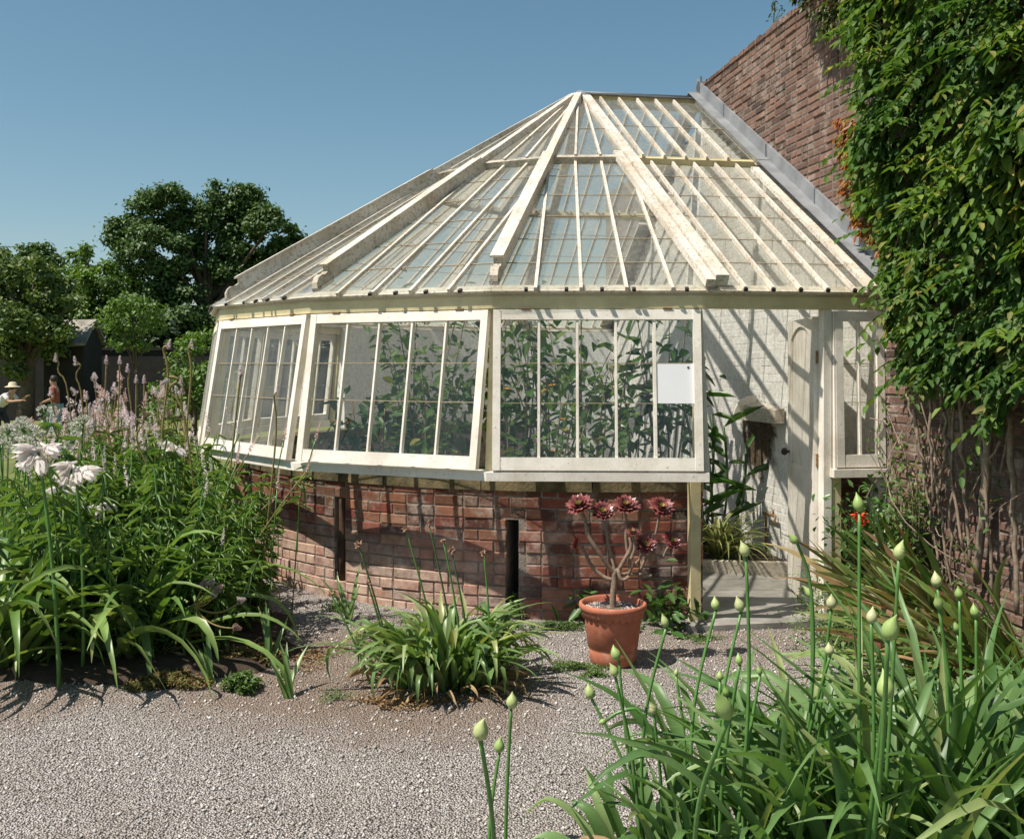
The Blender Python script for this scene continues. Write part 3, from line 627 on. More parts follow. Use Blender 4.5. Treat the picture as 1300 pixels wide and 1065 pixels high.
for z_ in (.3, 1.0, 1.65):
    MB().tube([lf(-.006, z_ - .04, -.0), lf(-.006, z_ + .04, .0)], .008, 6).build('hinge', M['brass'], door)

# ----- roof
def rp(k_f, rho, facet, dz=0.0):
    "point of the roof: fraction k_f across facet from its left hip, rho from ridge end (0) to eave (1)"
    Lp = vert(facet + 1, Re * rho, 0, EANG); Rp = vert(facet, Re * rho, 0, EANG); p = Lp.lerp(Rp, k_f)
    return Vector((p.x, p.y, za + (ze + .04 - za) * rho + dz))
ST = .43
def fan(facet, rho0, rho1, us, up0, width, hgt, m_, name, lapr, gm, dz, ext=0.0):
    mid0, mid1 = rp(.5, rho0, facet), rp(.5, rho1, facet); e = (rp(1, rho1, facet) - rp(0, rho1, facet)).normalized()
    sl = (mid1 - mid0).normalized(); up = e.cross(sl).normalized(); up = up if up.z > 0 else -up
    b = MB(); cols_ = []
    for u in us:
        off1 = (u - .5) * (rp(1, rho1, facet) - rp(0, rho1, facet)).length; f = up0
        W0_ = (rp(1, rho0, facet) - rp(0, rho0, facet)).length / 2; W1_ = (rp(1, rho1, facet) - rp(0, rho1, facet)).length / 2
        q1 = mid1 + e * off1; q0 = mid0 + e * off1 * f
        if abs(off1 * f) > W0_ - .02:      # dies into the hip
            tt = 1.0
            for i in range(100):
                s_ = i / 100; wv = W0_ + (W1_ - W0_) * s_; ov = abs(off1) * (f + (1 - f) * s_)
                if ov < wv - .02: tt = s_; break
            q0 = q0.lerp(q1, tt)
        q1e = q1 + sl * ext
        b.beam(q0 + up * dz, q1e + up * dz, width, hgt, up, hgt / 2)
        cols_.append((off1, f))
    pan = b.build(name, m_, GH)
    g = MB(); l = MB(); rr = [rho0 + (rho1 - rho0) * x for x in lapr]
    us2 = [0] + list(us) + [1]
    for j in range(len(rr) - 1):
        s0_, s1_ = (rr[j] - rho0) / (rho1 - rho0), (rr[j + 1] - rho0) / (rho1 - rho0)
        W0_ = (rp(1, rr[j], facet) - rp(0, rr[j], facet)).length / 2; W1_ = (rp(1, rr[j + 1], facet) - rp(0, rr[j + 1], facet)).length / 2
        full = (rp(1, rho1, facet) - rp(0, rho1, facet)).length
        for i in range(len(us2) - 1):
            def off(u, s_, Wm):
                if u == 0: return -Wm
                if u == 1: return Wm
                o_ = (u - .5) * full * (up0 + (1 - up0) * s_); return max(-Wm, min(Wm, o_))
            a0, a1 = off(us2[i], s0_, W0_), off(us2[i + 1], s0_, W0_); b0_, b1_ = off(us2[i], s1_, W1_), off(us2[i + 1], s1_, W1_)
            if abs(b1_ - b0_) < .01: continue
            c0_, c1_ = mid0.lerp(mid1, s0_), mid0.lerp(mid1, s1_) + sl * .012
            tz = up * (dz + .004); lift = up * .004; jr = up * random.uniform(-.0008, .0008)
            g.raw([c0_ + e * a0 + tz, c0_ + e * a1 + tz + jr, c1_ + e * b1_ + tz + lift, c1_ + e * b0_ + tz + lift + jr], [(0, 3, 2, 1)])
            if j < len(rr) - 2:
                mm_ = [c1_ + e * b0_ + tz, c1_ + e * b1_ + tz]
                l.beam(mm_[0] + up * .006, mm_[1] + up * .006, .007, .005, up)
    g.build('glass', gm, pan)
    if l.V: l.build('glass_laps', M['lap'], pan)
    return up, sl, e
ROOFB = 8
for k in range(NF):
    up, sl, e = fan(k, ST - .02, 1.0, (.2, .4, .6, .8), .73, .020, .026, M['paint_roof'], 'lower_roof_bars', (0, .17, .34, .51, .68, .84, 1), M['glass_r'], -.012, .02)
    fan(k, .04, ST, (.33, .66), .12 / .43, .018, .024, M['paint_roof'], 'upper_roof_bars', (0, .55, 1), M['glass_r'], .035)
    # the step between the upper and lower lights
    q0, q1 = rp(.03, ST, k), rp(.97, ST, k)
    MB().beam(q0, q1, .05, .062, up, .012).build('roof_step', M['paint_old'], GH)
    # eave board with the dark clips that hold the glass
    q0, q1 = rp(0, 1, k), rp(1, 1, k)
    eb = MB(); eb.beam(q0 - sl * .035, q1 - sl * .035, .075, .016, up, -.026); eb.build('eave_board', M['paint_roof'], GH)
    if k < 5:
        for f_ in (.18, .36, .5, .66, .84)[(k % 2):]:
            p = q0.lerp(q1, f_ + random.uniform(-.03, .03)) + sl * .012
            MB().box(p - up * .004, e * .011, sl * .014, up * .009).build('clip', M['dark'], GH)
# rectangular roof part (front and back slopes)
def rq(s, rho, sg=1, dz=0.0): p = A + nd * sg * Re * math.cos(.019) * rho + rd * s; return Vector((p.x, p.y, za + (ze + .04 - za) * rho + dz))
for sg in (1, -1):
    sl = (rq(0, 1, sg) - rq(0, 0, sg)).normalized(); up = rd.cross(sl).normalized(); up = up if up.z > 0 else -up
    for (r0, r1, ss, dz, lapr, nm, wd) in ((ST - .02, 1.0, [.23 + .178 * i for i in range(5)], -.012, (0, .17, .34, .51, .68, .84, 1), 'lower_roof_bars', .017), (.03, ST, [.16 + .178 * i for i in range(5)], .035, (0, .5, 1), 'upper_roof_bars', .017)):
        b = MB()
        for s in ss: b.beam(rq(s, r0, sg) + up * dz, rq(s, r1, sg) + up * dz + sl * .02, wd, .034, up, .015)
        pan = b.build(nm, M['paint_roof'], GH); g = MB(); l = MB(); ss2 = [.06] + ss + [L - .08]
        for i in range(len(ss2) - 1):
            for j in range(len(lapr) - 1):
                a0, a1 = r0 + (r1 - r0) * lapr[j], r0 + (r1 - r0) * lapr[j + 1]
                jr = up * random.uniform(-.0008, .0008)
                g.raw([rq(ss2[i], a0, sg) + up * (dz + .004), rq(ss2[i + 1], a0, sg) + up * (dz + .004) + jr, rq(ss2[i + 1], a1, sg) + up * (dz + .008) + sl * .012, rq(ss2[i], a1, sg) + up * (dz + .008) + sl * .012 + jr], [(0, 3, 2, 1)])
                if j < len(lapr) - 2: l.beam(rq(ss2[i] + .01, a1, sg) + up * (dz + .012) + sl * .012, rq(ss2[i + 1] - .01, a1, sg) + up * (dz + .012) + sl * .012, .007, .005, up)
        g.build('glass', M['glass_r'], pan); l.build('glass_laps', M['lap'], pan)
    MB().beam(rq(.02, ST, sg), rq(L - .06, ST, sg), .05, .055, up, .010).build('roof_step', M['paint_y'], GH)
    MB().beam(rq(.0, 1, sg) - sl * .035, rq(L - .02, 1, sg) - sl * .035, .075, .016, up, -.026).build('eave_board', M['paint_roof'], GH)
    # wide barge board beside the garden wall, in two lengths
    MB().beam(rq(L - .045, .02, sg), rq(L - .045, ST + .02, sg), .085, .05, up, .05).build('barge_board', M['paint_roof'], GH)
    MB().beam(rq(L - .075, ST + .03, sg), rq(L - .075, 1.0, sg), .15, .03, up, .012).build('barge_board', M['paint_roof'], GH)
    # lead flashing: upstand on the bricks and a sloping apron, lapped in lengths
    prev = 0
    for i, (a0, a1) in enumerate(((-.015, .20), (.19, .47), (.46, .72), (.71, 1.0))):
        d = i % 2 * .004
        mb = MB(); p0, p1 = rq(L - .024 - d, a0, sg), rq(L - .024 - d, a1, sg)
        mb.hexa([p0, p1, p1 + rd * .02, p0 + rd * .02], [p0 + Vector((0, 0, .225)), p1 + Vector((0, 0, .225)), p1 + rd * .02 + Vector((0, 0, .225)), p0 + rd * .02 + Vector((0, 0, .225))])
        mb.beam(rq(L - .075, a0, sg), rq(L - .075, a1, sg), .10, .008, up, .095 + d)
        mb.build('lead_flashing', M['lead'], GH)
        MB().beam(rq(L - .028, a1 - .003, sg) + Vector((0, 0, .10)), rq(L - .028, a1 - .003, sg) + Vector((0, 0, .222)), .006, .012, nd).build('flashing_seam', M['lead_d'], GH)
    for s in [.23 + .178 * i for i in range(5)]:
        if sg > 0: MB().box(rq(s, 1) + sl * .026 + up * .004, rd * .012, sl * .008, up * .010).build('clip', M['dark'], GH)
# ridge
ra, rb_ = Vector((A.x, A.y, za + .012)) - rd * .03, Vector((A.x, A.y, za + .012)) + rd * (L - .002)
MB().beam(ra, rb_, .07, .10, (0, 0, 1), -.03).build('ridge_board', M['paint_y'], GH)
MB().beam(ra - rd * .01, rb_, .16, .014, (0, 0, 1), .026).build('ridge_lead', M['lead'], GH)
MB().tube([ra - rd * .015 + Vector((0, 0, .045)), rb_ + Vector((0, 0, .045))], .022, 8).build('ridge_roll', M['lead_d'], GH, True)
MB().lathe(Vector((A.x, A.y, za + .0)), [(.13, -.02), (.10, .035), (.03, .075), (.001, .085)], 16).build('apex_cap', M['lead'], GH)
# hips: box beams with a curved foot
for k in range(NF + 1):
    if k == 0 or k == NF:
        for w_, of_, a_, b_ in ((.085, .03, .02, .99), (.06, -.055, ST - .02, 1.0)):
            q0 = rp(1, a_, 0) if k == 0 else rp(0, a_, NF - 1); q1 = rp(1, b_, 0) if k == 0 else rp(0, b_, NF - 1)
            q0 = q0 + rd * of_; q1 = q1 + rd * of_
            MB().beam(q0, q1, w_, .075 if of_ > 0 else .05, (0, 0, 1), .03).build('hip_rafter', M['paint_roof'], GH)
        continue
    q0, q1 = rp(0, .02, k - 1), rp(0, 1, k - 1); d = (q1 - q0).normalized(); sdv = d.cross(Vector((0, 0, 1))).normalized(); up = sdv.cross(d).normalized(); up = up if up.z > 0 else -up
    Lh = (q1 - q0).length; b = MB()
    b.beam(q0, q0 + d * (Lh * .93), .062, .105, up, .035); hp = b.build('hip_rafter', M['paint_roof'], GH)
    b = MB(); b.beam(q0 + d * (ST * Lh), q0 + d * (Lh * .935), .088, .014, up, .0955); b.build('hip_cap', M['paint_roof'], hp)
    b = MB(); prof = []
    L0 = Lh * .93
    top = [(0, .082), (.018, .05), (.05, .044), (.085, .056), (.12, .05), (.15, .028), (.165, -.006), (.155, -.03)]
    for sgn in (-1, 1):
        for (u, h) in top: prof.append(q0 + d * (L0 + u) + up * h + sdv * sgn * .026)
        for (u, h) in reversed(top): prof.append(q0 + d * (L0 + u * .98) + up * (-.035) + sdv * sgn * .026)
    nn = len(top) * 2; Vv = prof; Ff = [tuple(range(nn))[::-1], tuple(range(nn, 2 * nn))] + [(i, (i + 1) % nn, nn + (i + 1) % nn, nn + i) for i in range(nn)]
    b.raw(Vv, Ff); b.build('scroll_foot', M['paint_old'], hp)
    MB().box(q0 + d * (L0 + .15) - up * .02, d * .02, sdv * .03, up * .012).build('iron_shoe', M['dark'], hp)
# back wall, floor and threshold inside
mb = MB()
for k in BACK:
    a_, b_, c_, d_ = vert(k + 1, Rt - .12, 0), vert(k, Rt - .12, 0), vert(k, Rt, 0), vert(k + 1, Rt, 0); up = Vector((0, 0, ze - .01)); mb.hexa([d_, c_, b_, a_], [d_ + up, c_ + up, b_ + up, a_ + up])
q0 = vert(NF, Rt - .12, 0); q1 = vert(NF, Rt, 0); w0_ = q0 + rd * (L - .004); w1_ = q1 + rd * (L - .004); mb.hexa([q0, w0_, w1_, q1], [q0 + up, w0_ + up, w1_ + up, q1 + up])
M['limewash'] = brickmat('limewash', [(.80, .76, .70)], .25, .4, (.84, .81, .76))
mb.build('back_wall', M['limewash'], GH)
mb = MB(); pts = [arcpt(3.14 * k / 24, 0, -.2) for k in range(25)] + [W0 - nd * 3.0, W0 + nd * 3.0]
mb.raw([Vector((p.x, p.y, .016)) for p in pts], [tuple(range(len(pts)))[::-1]]); mb.build('floor', M['slate'], GH)
dbox(dl - .12, dr_ + .08, -.01, .035, -.75, .12, 'threshold', M['slate'])
dbox(dl - .3, dr_ + .1, -.01, .030, -1.35, -.757, 'threshold', M['slate'])

# interior: brick-edged bed with plants
kb_ = thing('bed_kerb', at(945, 734, 7.55), 'low pale timber kerb of the planting bed inside the doorway', 'kerb')
p0, p1 = at(800, 734, 7.6), at(1001, 734, 7.45)
MB().hexa([(p0.x, p0.y, .016), (p1.x, p1.y, .016), (p1.x, p1.y + .07, .016), (p0.x, p0.y + .07, .016)], [(p0.x, p0.y, .12), (p1.x, p1.y, .12), (p1.x, p1.y + .07, .12), (p0.x, p0.y + .07, .12)]).build('board', M['paint_old'], kb_)
sb = thing('bed_soil', (.9, 8.6, 0.016), 'brown soil of the planting bed inside the glasshouse', 'soil')
ps = [(p0.x - 1.5, p0.y + .6), (p0.x, p0.y + .075), (p1.x, p1.y + .075), (wallpt(2.0, 0).x - .03, wallpt(2.0, 0).y), (wallpt(-2.6, 0).x - .05, wallpt(-2.6, 0).y), (-.6, 11.8)]
MB().raw([(x, y, .10) for x, y in ps] + [(x, y, .02) for x, y in ps], [tuple(range(6))[::-1], tuple(range(6, 12))] + [(i, (i + 1) % 6, 6 + (i + 1) % 6, 6 + i) for i in range(6)]).build('soil', M['soil'], sb)
# rounded cream hood on the white wall
hd = thing('wall_hood', wallpt(1.6, 1.2), 'cream round-topped hood board fixed on the whitewashed wall inside', 'hood')
mb = MB(); n_ = 10; arc = [(.34 * math.cos(math.pi * i / n_ / 2), .20 * math.sin(math.pi * i / n_ / 2)) for i in range(n_ + 1)]
mb.V = []; arc = [(.20 * math.cos(math.pi * i / n_ / 2) ** .8, .20 * math.sin(math.pi * i / n_ / 2)) for i in range(n_ + 1)]
f0 = [wallpt(1.36, 1.15 + z, .02 + d) for d, z in arc] + [wallpt(1.36, 1.15, .02)]
f1 = [wallpt(1.385, 1.15 + z, .02 + d) for d, z in arc] + [wallpt(1.385, 1.15, .02)]
nn = len(f0); mb.raw(f0 + f1, [tuple(range(nn)), tuple(range(nn, 2 * nn))[::-1]] + [(i, nn + i, nn + (i + 1) % nn, (i + 1) % nn) for i in range(nn)]); mb.build('end_board', M['paint'], hd)
mb = MB(); mb.hexa([wallpt(1.387, 1.15, .02), wallpt(1.92, 1.15, .02), wallpt(1.92, 1.15, .11), wallpt(1.387, 1.15, .15)], [wallpt(1.387, 1.30, .02), wallpt(1.92, 1.27, .02), wallpt(1.92, 1.25, .09), wallpt(1.387, 1.27, .13)]); mb.build('shelf', M['paint_old'], hd)

# ------------------------------------------------------------------ plants
def inpoly(x, y, P):
    c = False; j = len(P) - 1
    for i in range(len(P)):
        if (P[i][1] > y) != (P[j][1] > y) and x < (P[j][0] - P[i][0]) * (y - P[i][1]) / (P[j][1] - P[i][1]) + P[i][0]: c = not c
        j = i
    return c
# creeper covering the near part of the garden wall
POLY = [(1068, -900), (1074, 40), (1098, 80), (1094, 120), (1102, 150), (1082, 180), (1092, 215), (1086, 250), (1104, 270), (1118, 300), (1124, 325), (1118, 350), (1136, 380), (1128, 400), (1142, 430), (1140, 455), (1150, 480), (1168, 478), (1180, 500), (1188, 472), (1205, 480), (1214, 515), (1226, 480), (1250, 478), (1262, 540), (1276, 540), (1284, 490), (1320, 520), (1400, 620), (3000, 900), (4000, -900)]
def creeper(n, seed, tmin, tmax, zmin, zmax, poly, thick, size, mats, root, red=None):
    rg = np.random.default_rng(seed); P = []; Dn = []; sizes = []
    nl = np.array(-rd); nn_ = np.array(nd)
    cnt = 0
    while cnt < n:
        t_ = rg.uniform(tmin, tmax); z = rg.uniform(zmin, zmax)
        if rg.random() > min(1, (4.9 / max(2.3, t_)) ** 1.2 + .1) : continue
        h = noise.noise((t_ * 1.7, z * 1.7, 4.1)) * .5 + noise.noise((t_ * 4.3, z * 4.3, 1.7)) * .35 + .5
        d = .04 + thick * max(.12, h) * (.45 + .55 * rg.random() ** .6)
        p = wallpt(t_, z, d)
        if p.y < .4: x, y = 3000, 0
        else: x, y = 650 + FP * p.x / p.y, HY - FP * (p.z - CZ) / p.y
        if not inpoly(x + 14 * noise.noise((x * .05, y * .05, 2)), y, poly): continue
        # clumps: thin out in the hollows so that gaps show
        if noise.noise((t_ * 7, z * 7, 8)) < -.35 and rg.random() < .8: continue
        P.append(p); cnt += 1
    P = np.array(P); k = len(P)
    az = rg.normal(0, .9, k); D = nl * rg.uniform(.25, 1.0, k)[:, None] + nn_ * np.sin(az)[:, None] * .8 + np.array([0, 0, -1]) * rg.uniform(.1, 1.0, k)[:, None]
    U = nl * .6 + np.array([0, 0, 1]) + rg.normal(0, .35, (k, 3))
    Ln = size * rg.uniform(.5, 1.4, k); V, F = leaves(P, D, U, Ln, Ln * rg.uniform(.32, .52, k), .14, .28)
    return V, F, P
cr = thing('climbing_creeper', wallpt(4.2, 0, .2), 'dense green creeper with drooping leaves covering the near end of the brick wall', 'climber')
V, F, P = creeper(42000, 11, 2.2, 8.8, .2, 5.3, POLY, .48, .084, None, cr)
props(mkobj('foliage', V, F, M['vine'], cr), kind='stuff')
V, F, P = creeper(800, 12, 2.3, 4.0, 1.6, 3.4, [(1060, 150), (1108, 150), (1120, 330), (1085, 285)], .12, .06, None, cr)
props(mkobj('turning_foliage', V, F, M['vine_red'], cr), kind='stuff')
# feathery compound sprays hanging out at the edge
rg = np.random.default_rng(5); PP = []; DD = []; UU = []; LL = []
for i in range(420):
    t_ = rg.uniform(2.7, 5.2); z = rg.uniform(1.3, 4.6); p0 = wallpt(t_, z, .25 + .25 * rg.random())
    x, y = 650 + FP * p0.x / p0.y, HY - FP * (p0.z - CZ) / p0.y
    if not inpoly(x, y, POLY): continue
    d = Vector((-rd * rg.uniform(.4, 1) + nd * rg.normal(0, .6) + Vector((0, 0, rg.uniform(-.7, .3))))).normalized(); ln = rg.uniform(.16, .3)
    for k in range(9):
        q = p0 + d * ln * (k + 1) / 9 + Vector((0, 0, -.07 * (k / 9) ** 2)); s_ = d.cross(Vector((0, 0, 1))).normalized() * (1 if k % 2 else -1)
        PP.append(q); DD.append(s_ * .9 + d * .6 + Vector((0, 0, -.35))); UU.append((0, 0, 1)); LL.append(.075 * rg.uniform(.7, 1.1))
V, F = leaves(PP, DD, UU, np.array(LL), np.array(LL) * .42, .12, .2); props(mkobj('leaf_sprays', V, F, M['vine'], cr), kind='stuff')
mb = MB(); rg = np.random.default_rng(8)
for (x0, y0, x1, y1, rr) in ((1192, 480, 1222, 700, .011), (1178, 470, 1185, 640, .010), (1218, 500, 1232, 720, .013), (1262, 480, 1240, 740, .028), (1240, 500, 1262, 760, .012), (1205, 560, 1168, 690, .009), (1160, 520, 1192, 720, .010), (1282, 520, 1292, 780, .016), (1230, 470, 1198, 560, .007), (1150, 500, 1178, 600, .007), (1270, 560, 1226, 640, .007), (1296, 480, 1270, 600, .012), (1210, 500, 1206, 740, .008), (1186, 600, 1210, 760, .008)):
    def hit(x, y, d):
        # where the line of sight meets a plane d in front of the garden wall
        o = W0 - rd * d; v = Vector(((x - 650) / FP, 1, -(y - HY) / FP)); s_ = (o - Vector((0, 0, CZ))).dot(rd) / v.dot(rd); return Vector((0, 0, CZ)) + v * s_
    a, b_ = hit(x0, y0, .12), hit(x1, y1, .05); pts = [a + (b_ - a) * i / 12 + Vector((0, nd.y, 0)) * .03 * noise.noise((i * .7, x0, 1)) + rd * -.03 * noise.noise((i * .9, x1, 5)) + Vector((0, 0, 0)) for i in range(13)]
    mb.tube(pts, [rr * (1.0 - .02 * i) * rg.uniform(.85, 1.15) for i in range(13)], 7)
props(mb.build('bare_stems', M['palestem'], cr, True), 'pale leafless twining stems')
mb = MB(); PP = []; LL = []
for i in range(26):
    t_ = rg.uniform(3.35, 5.2); z1 = rg.uniform(1.0, 1.6); z0 = z1 - rg.uniform(.15, .8); a, b_ = wallpt(t_, z1, rg.uniform(.06, .2)), wallpt(t_ + rg.normal(0, .3), z0, rg.uniform(.03, .12))
    pts = curve(a, b_, Vector(rg.normal(0, .09, 3)), 6); mb.tube(pts, .0035, 4)
    for p in pts[1:]:
        for _ in range(2): PP.append(p + Vector(rg.normal(0, .03, 3))); LL.append(rg.uniform(.025, .06))
mb.build('hanging_twigs', M['palestem'], cr)
V, F = leaves(PP, rdir(len(PP), rg) - np.array([0, 0, .4]), rdir(len(PP), rg) + np.array([0, 0, 1]), np.array(LL), np.array(LL) * .5); props(mkobj('twig_leaves', V, F, M['weed'], cr), kind='stuff')
iv = thing('ivy', wallpt(2.6, 4.2, .1), 'darker bushy ivy sprawling over the top of the brick wall', 'ivy')
V, F, P = creeper(6500, 14, 1.6, 4.2, 3.8, 5.4, [(1020, 16), (1006, -6), (1030, -300), (1300, -300), (1180, 10), (1100, 45), (1080, 62), (1062, 52), (1040, 42), (1030, 28)], .3, .05, None, iv)
props(mkobj('foliage', V, F, M['ivy'], iv), kind='stuff')
mb = MB(); mb.tube(curve(wallpt(2.3, 3.95, .04), wallpt(2.9, 4.5, .1), (0, 0, -.1)), .008, 5); mb.build('stem', M['palestem'], iv)
wp = thing('wall_plant', wallpt(1.45, 4.4, -.1), 'tiny weed rooted on the top of the brick wall against the sky', 'weed')
b0 = wallpt(1.45, 4.40, -.1); PP = []; mb = MB()
for i in range(7):
    e = b0 + Vector(rg.normal(0, .05, 3)) + Vector((0, 0, .11)); mb.tube([b0, e], .003, 4); PP += [e + Vector(rg.normal(0, .015, 3)) for _ in range(5)]
mb.build('stem', M['stalk_d'], wp); V, F = leaves(PP, rdir(len(PP), rg), rdir(len(PP), rg) + [0, 0, 1], .035, .015); mkobj('foliage', V, F, M['ivy'], wp)

# ---- trees
def tree(name, label, Y, blobs, base, dens, lsz, mt, seed, trunk_r=.3, pale=False, group='trees behind the flower bed'):
    rg = np.random.default_rng(seed); g = gh(0, Y); b = at(base, HY, Y); b.z = g
    root = thing(name, b, label, 'tree', group); P = []; U = []; C = []
    for (x, y, r_) in blobs:
        c = at(x, y, Y + rg.uniform(-1, 1) * r_ * Y / FP); r_ = r_ * Y / FP; C.append((c, r_))
        n = int(dens * r_ ** 2 * 1.0)
        # sub-clumps on the shell of the blob
        ns = max(8, int(16 * r_)); sub = rdir(ns, rg) * (r_ * rg.uniform(.55, 1.0, (ns, 1))) * [1, 1, .85]
        which = rg.integers(0, ns, n); q = sub[which] + rg.normal(0, .17 * max(.6, r_ ** .5), (n, 3)) * [1.2, 1.2, .75]
        P.append(np.array(c) + q); U.append(unit(q + rg.normal(0, .5, (n, 3)) + [0, 0, .8]))
    P = np.concatenate(P); U = np.concatenate(U); k = len(P)
    D = rdir(k, rg) * [1, 1, .5] + [0, 0, -.35]; Ln = lsz * rg.uniform(.6, 1.3, k)
    V, F = leaves(P, D, U, Ln, Ln * .55, .1, .2); props(mkobj('crown', V, F, mt, root), kind='stuff')
    mb = MB(); cx = sum((c for c, _ in C), Vector()) / len(C); top = Vector((cx.x, cx.y, cx.z))
    mb.tube(curve(b, top, (.1, 0, 0), 6), [trunk_r * (1 - .11 * i) for i in range(7)], 9)
    for c, r_ in C:
        s_ = b.lerp(top, rg.uniform(.35, .8)); mb.tube(curve(s_, c, (0, 0, .15 * r_), 5), [trunk_r * .4 * (1 - .16 * i) for i in range(6)], 6)
    mb.build('trunk', M['bark'], root, True); return root
tree('chestnut_tree', 'largest tree, dark green with a broad lumpy crown left of the glasshouse roof', 45,
     [(165, 305, 30), (150, 290, 15), (190, 270, 30), (215, 250, 22), (240, 290, 34), (262, 268, 22), (290, 250, 26), (315, 262, 30), (345, 285, 26), (372, 300, 13), (350, 320, 26), (300, 300, 40), (200, 320, 42), (250, 340, 50), (310, 350, 46), (350, 355, 32), (180, 365, 40), (230, 395, 50), (300, 410, 50), (345, 400, 34), (210, 440, 40), (270, 460, 45)], 255, 2500, .19, M['tree_a'], 21, .45)
tree('round_tree', 'small dark round tree top far back between the two left trees', 62, [(35, 322, 16), (55, 318, 16), (68, 335, 18), (40, 350, 30), (70, 370, 30)], 50, 700, .28, M['tree_a'], 22)
tree('olive_tree', 'yellowish green tree at the far left with a soft lumpy crown', 33, [(-20, 330, 40), (5, 345, 22), (45, 345, 20), (60, 350, 18), (28, 365, 26), (70, 375, 28), (92, 378, 14), (10, 385, 30), (50, 400, 36), (76, 415, 20), (-10, 410, 42), (30, 430, 36), (5, 455, 30), (60, 440, 22)], 30, 1500, .17, M['tree_b'], 23)
tree('lime_tree', 'mid green tree with an upright tip between the yellowish tree and the largest tree', 50, [(110, 316, 10), (105, 335, 20), (130, 350, 26), (95, 350, 16), (150, 365, 24), (120, 385, 34), (155, 400, 30), (118, 400, 30), (140, 430, 34), (135, 460, 30), (165, 470, 30)], 122, 1100, .24, M['tree_c'], 24)
tree('young_tree', 'small bright green tree with a thin trunk in front of the largest tree', 31, [(150, 395, 20), (170, 385, 16), (190, 392, 18), (140, 410, 12), (165, 412, 24), (195, 415, 14), (155, 435, 12), (180, 432, 14)], 172, 1700, .13, M['tree_c'], 25, .06)
tree('bushy_tree', 'low dark bushy tree just left of the glasshouse eave', 27, [(240, 440, 22), (262, 430, 22), (225, 465, 20), (250, 475, 26), (212, 490, 20), (240, 505, 26), (270, 480, 30), (205, 520, 22), (262, 520, 26)], 245, 1500, .12, M['tree_c'], 26, .08)
for i, (x, Y, w_) in enumerate(((-60, 40, 60), (60, 43, 60), (170, 42, 60), (330, 50, 90), (460, 45, 90), (620, 50, 90), (-220, 44, 90))):
    tree('hedge_tree', ['dark evergreen rising over the low shed wall at the far left edge', 'dark evergreen behind the shed roof', 'dark evergreen hidden low behind the small bright tree', 'dark evergreen showing through the left windows of the glasshouse', 'second dark evergreen behind the glasshouse', 'dark evergreen behind the middle of the glasshouse', 'dark evergreen outside the left edge of the view'][i], Y,
         [(x - w_ * .5, 430, 34), (x, 405, 38), (x + w_ * .5, 432, 34), (x, 460, 45), (x - w_ * .4, 480, 36), (x + w_ * .4, 480, 36)], x, 500, .28, M['tree_d'], 30 + i)
# boundary wall and shed in the shade behind the people
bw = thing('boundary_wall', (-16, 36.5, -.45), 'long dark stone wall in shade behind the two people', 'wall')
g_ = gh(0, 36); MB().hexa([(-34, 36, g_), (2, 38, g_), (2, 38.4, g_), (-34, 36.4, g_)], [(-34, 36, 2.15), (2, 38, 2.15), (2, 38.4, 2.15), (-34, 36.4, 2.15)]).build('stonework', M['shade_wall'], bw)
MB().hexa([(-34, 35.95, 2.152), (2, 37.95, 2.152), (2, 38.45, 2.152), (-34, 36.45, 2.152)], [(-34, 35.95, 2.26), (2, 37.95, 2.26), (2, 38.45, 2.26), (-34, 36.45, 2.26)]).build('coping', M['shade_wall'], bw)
sh = thing('shed', at(100, 463, 34.5), 'small outbuilding with a pale stone tiled roof under the trees', 'shed'); sh.location.z = -.45
R0, R1 = at(70, 409, 35.2), at(122.5, 408, 34.6); E0, E1 = at(50, 441, 33.8), at(108, 438.5, 33.4); B1 = at(136, 439, 35.6); B0 = at(90, 441, 36)
mb = MB(); nU = Vector((0, 0, .07)); mb.hexa([E0, E1, R1, R0], [E0 + nU, E1 + nU, R1 + nU, R0 + nU]); mb.hexa([R0, R1, B1, B0], [R0 + nU, R1 + nU, B1 + nU, B0 + nU]); mb.build('roof', M['slates'], sh)
fl = lambda p: Vector((p.x, p.y, -.45)); dz_ = Vector((0, 0, -.02)); E1i, B1i, E0i, B0i = E1 + Vector((-.1, .1, -.02)), B1 + Vector((-.15, -.1, -.02)), E0 + Vector((.1, .1, -.02)), B0 + Vector((.1, -.1, -.02))
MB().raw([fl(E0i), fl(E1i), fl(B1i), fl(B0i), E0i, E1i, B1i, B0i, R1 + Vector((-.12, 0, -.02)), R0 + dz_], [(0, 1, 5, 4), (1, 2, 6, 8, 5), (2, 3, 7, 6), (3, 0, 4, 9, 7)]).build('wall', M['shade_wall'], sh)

# ---- people
def skin(name, joints, edges, m, parent, root=0, sub=2):
    me = bpy.data.meshes.new(name); off = wloc(parent)
    me.from_pydata([tuple(Vector(j[0]) - off) for j in joints], edges, []); o = bpy.data.objects.new(name, me); col.objects.link(o); o.parent = parent
    o.modifiers.new('skin', 'SKIN'); sv = me.skin_vertices[0].data
    for i, j in enumerate(joints): r_ = j[1]; sv[i].radius = (r_, r_) if not isinstance(r_, tuple) else r_; sv[i].use_root = (i == root)
    md = o.modifiers.new('sub', 'SUBSURF'); md.levels = sub; md.render_levels = sub
    me.materials.append(m); return o
M['skin'] = plain('skin', (.50, .28, .19), .5, .08, 8, 0); M['hair'] = plain('dark_hair', (.03, .02, .015), .6, .3, 60, 0)
M['redcloth'] = plain('rust_red_cloth', (.36, .085, .06), .85, .2, 14, .2); M['jean'] = plain('pale_blue_denim', (.30, .42, .48), .85, .2, 14, .2)
M['whitecloth'] = plain('white_cloth', (.72, .70, .70), .85, .1, 14, .2); M['straw'] = plain('straw_hat', (.62, .52, .36), .8, .2, 60, .3); M['navy'] = plain('dark_cloth', (.03, .035, .05), .85, .2, 14, .2)
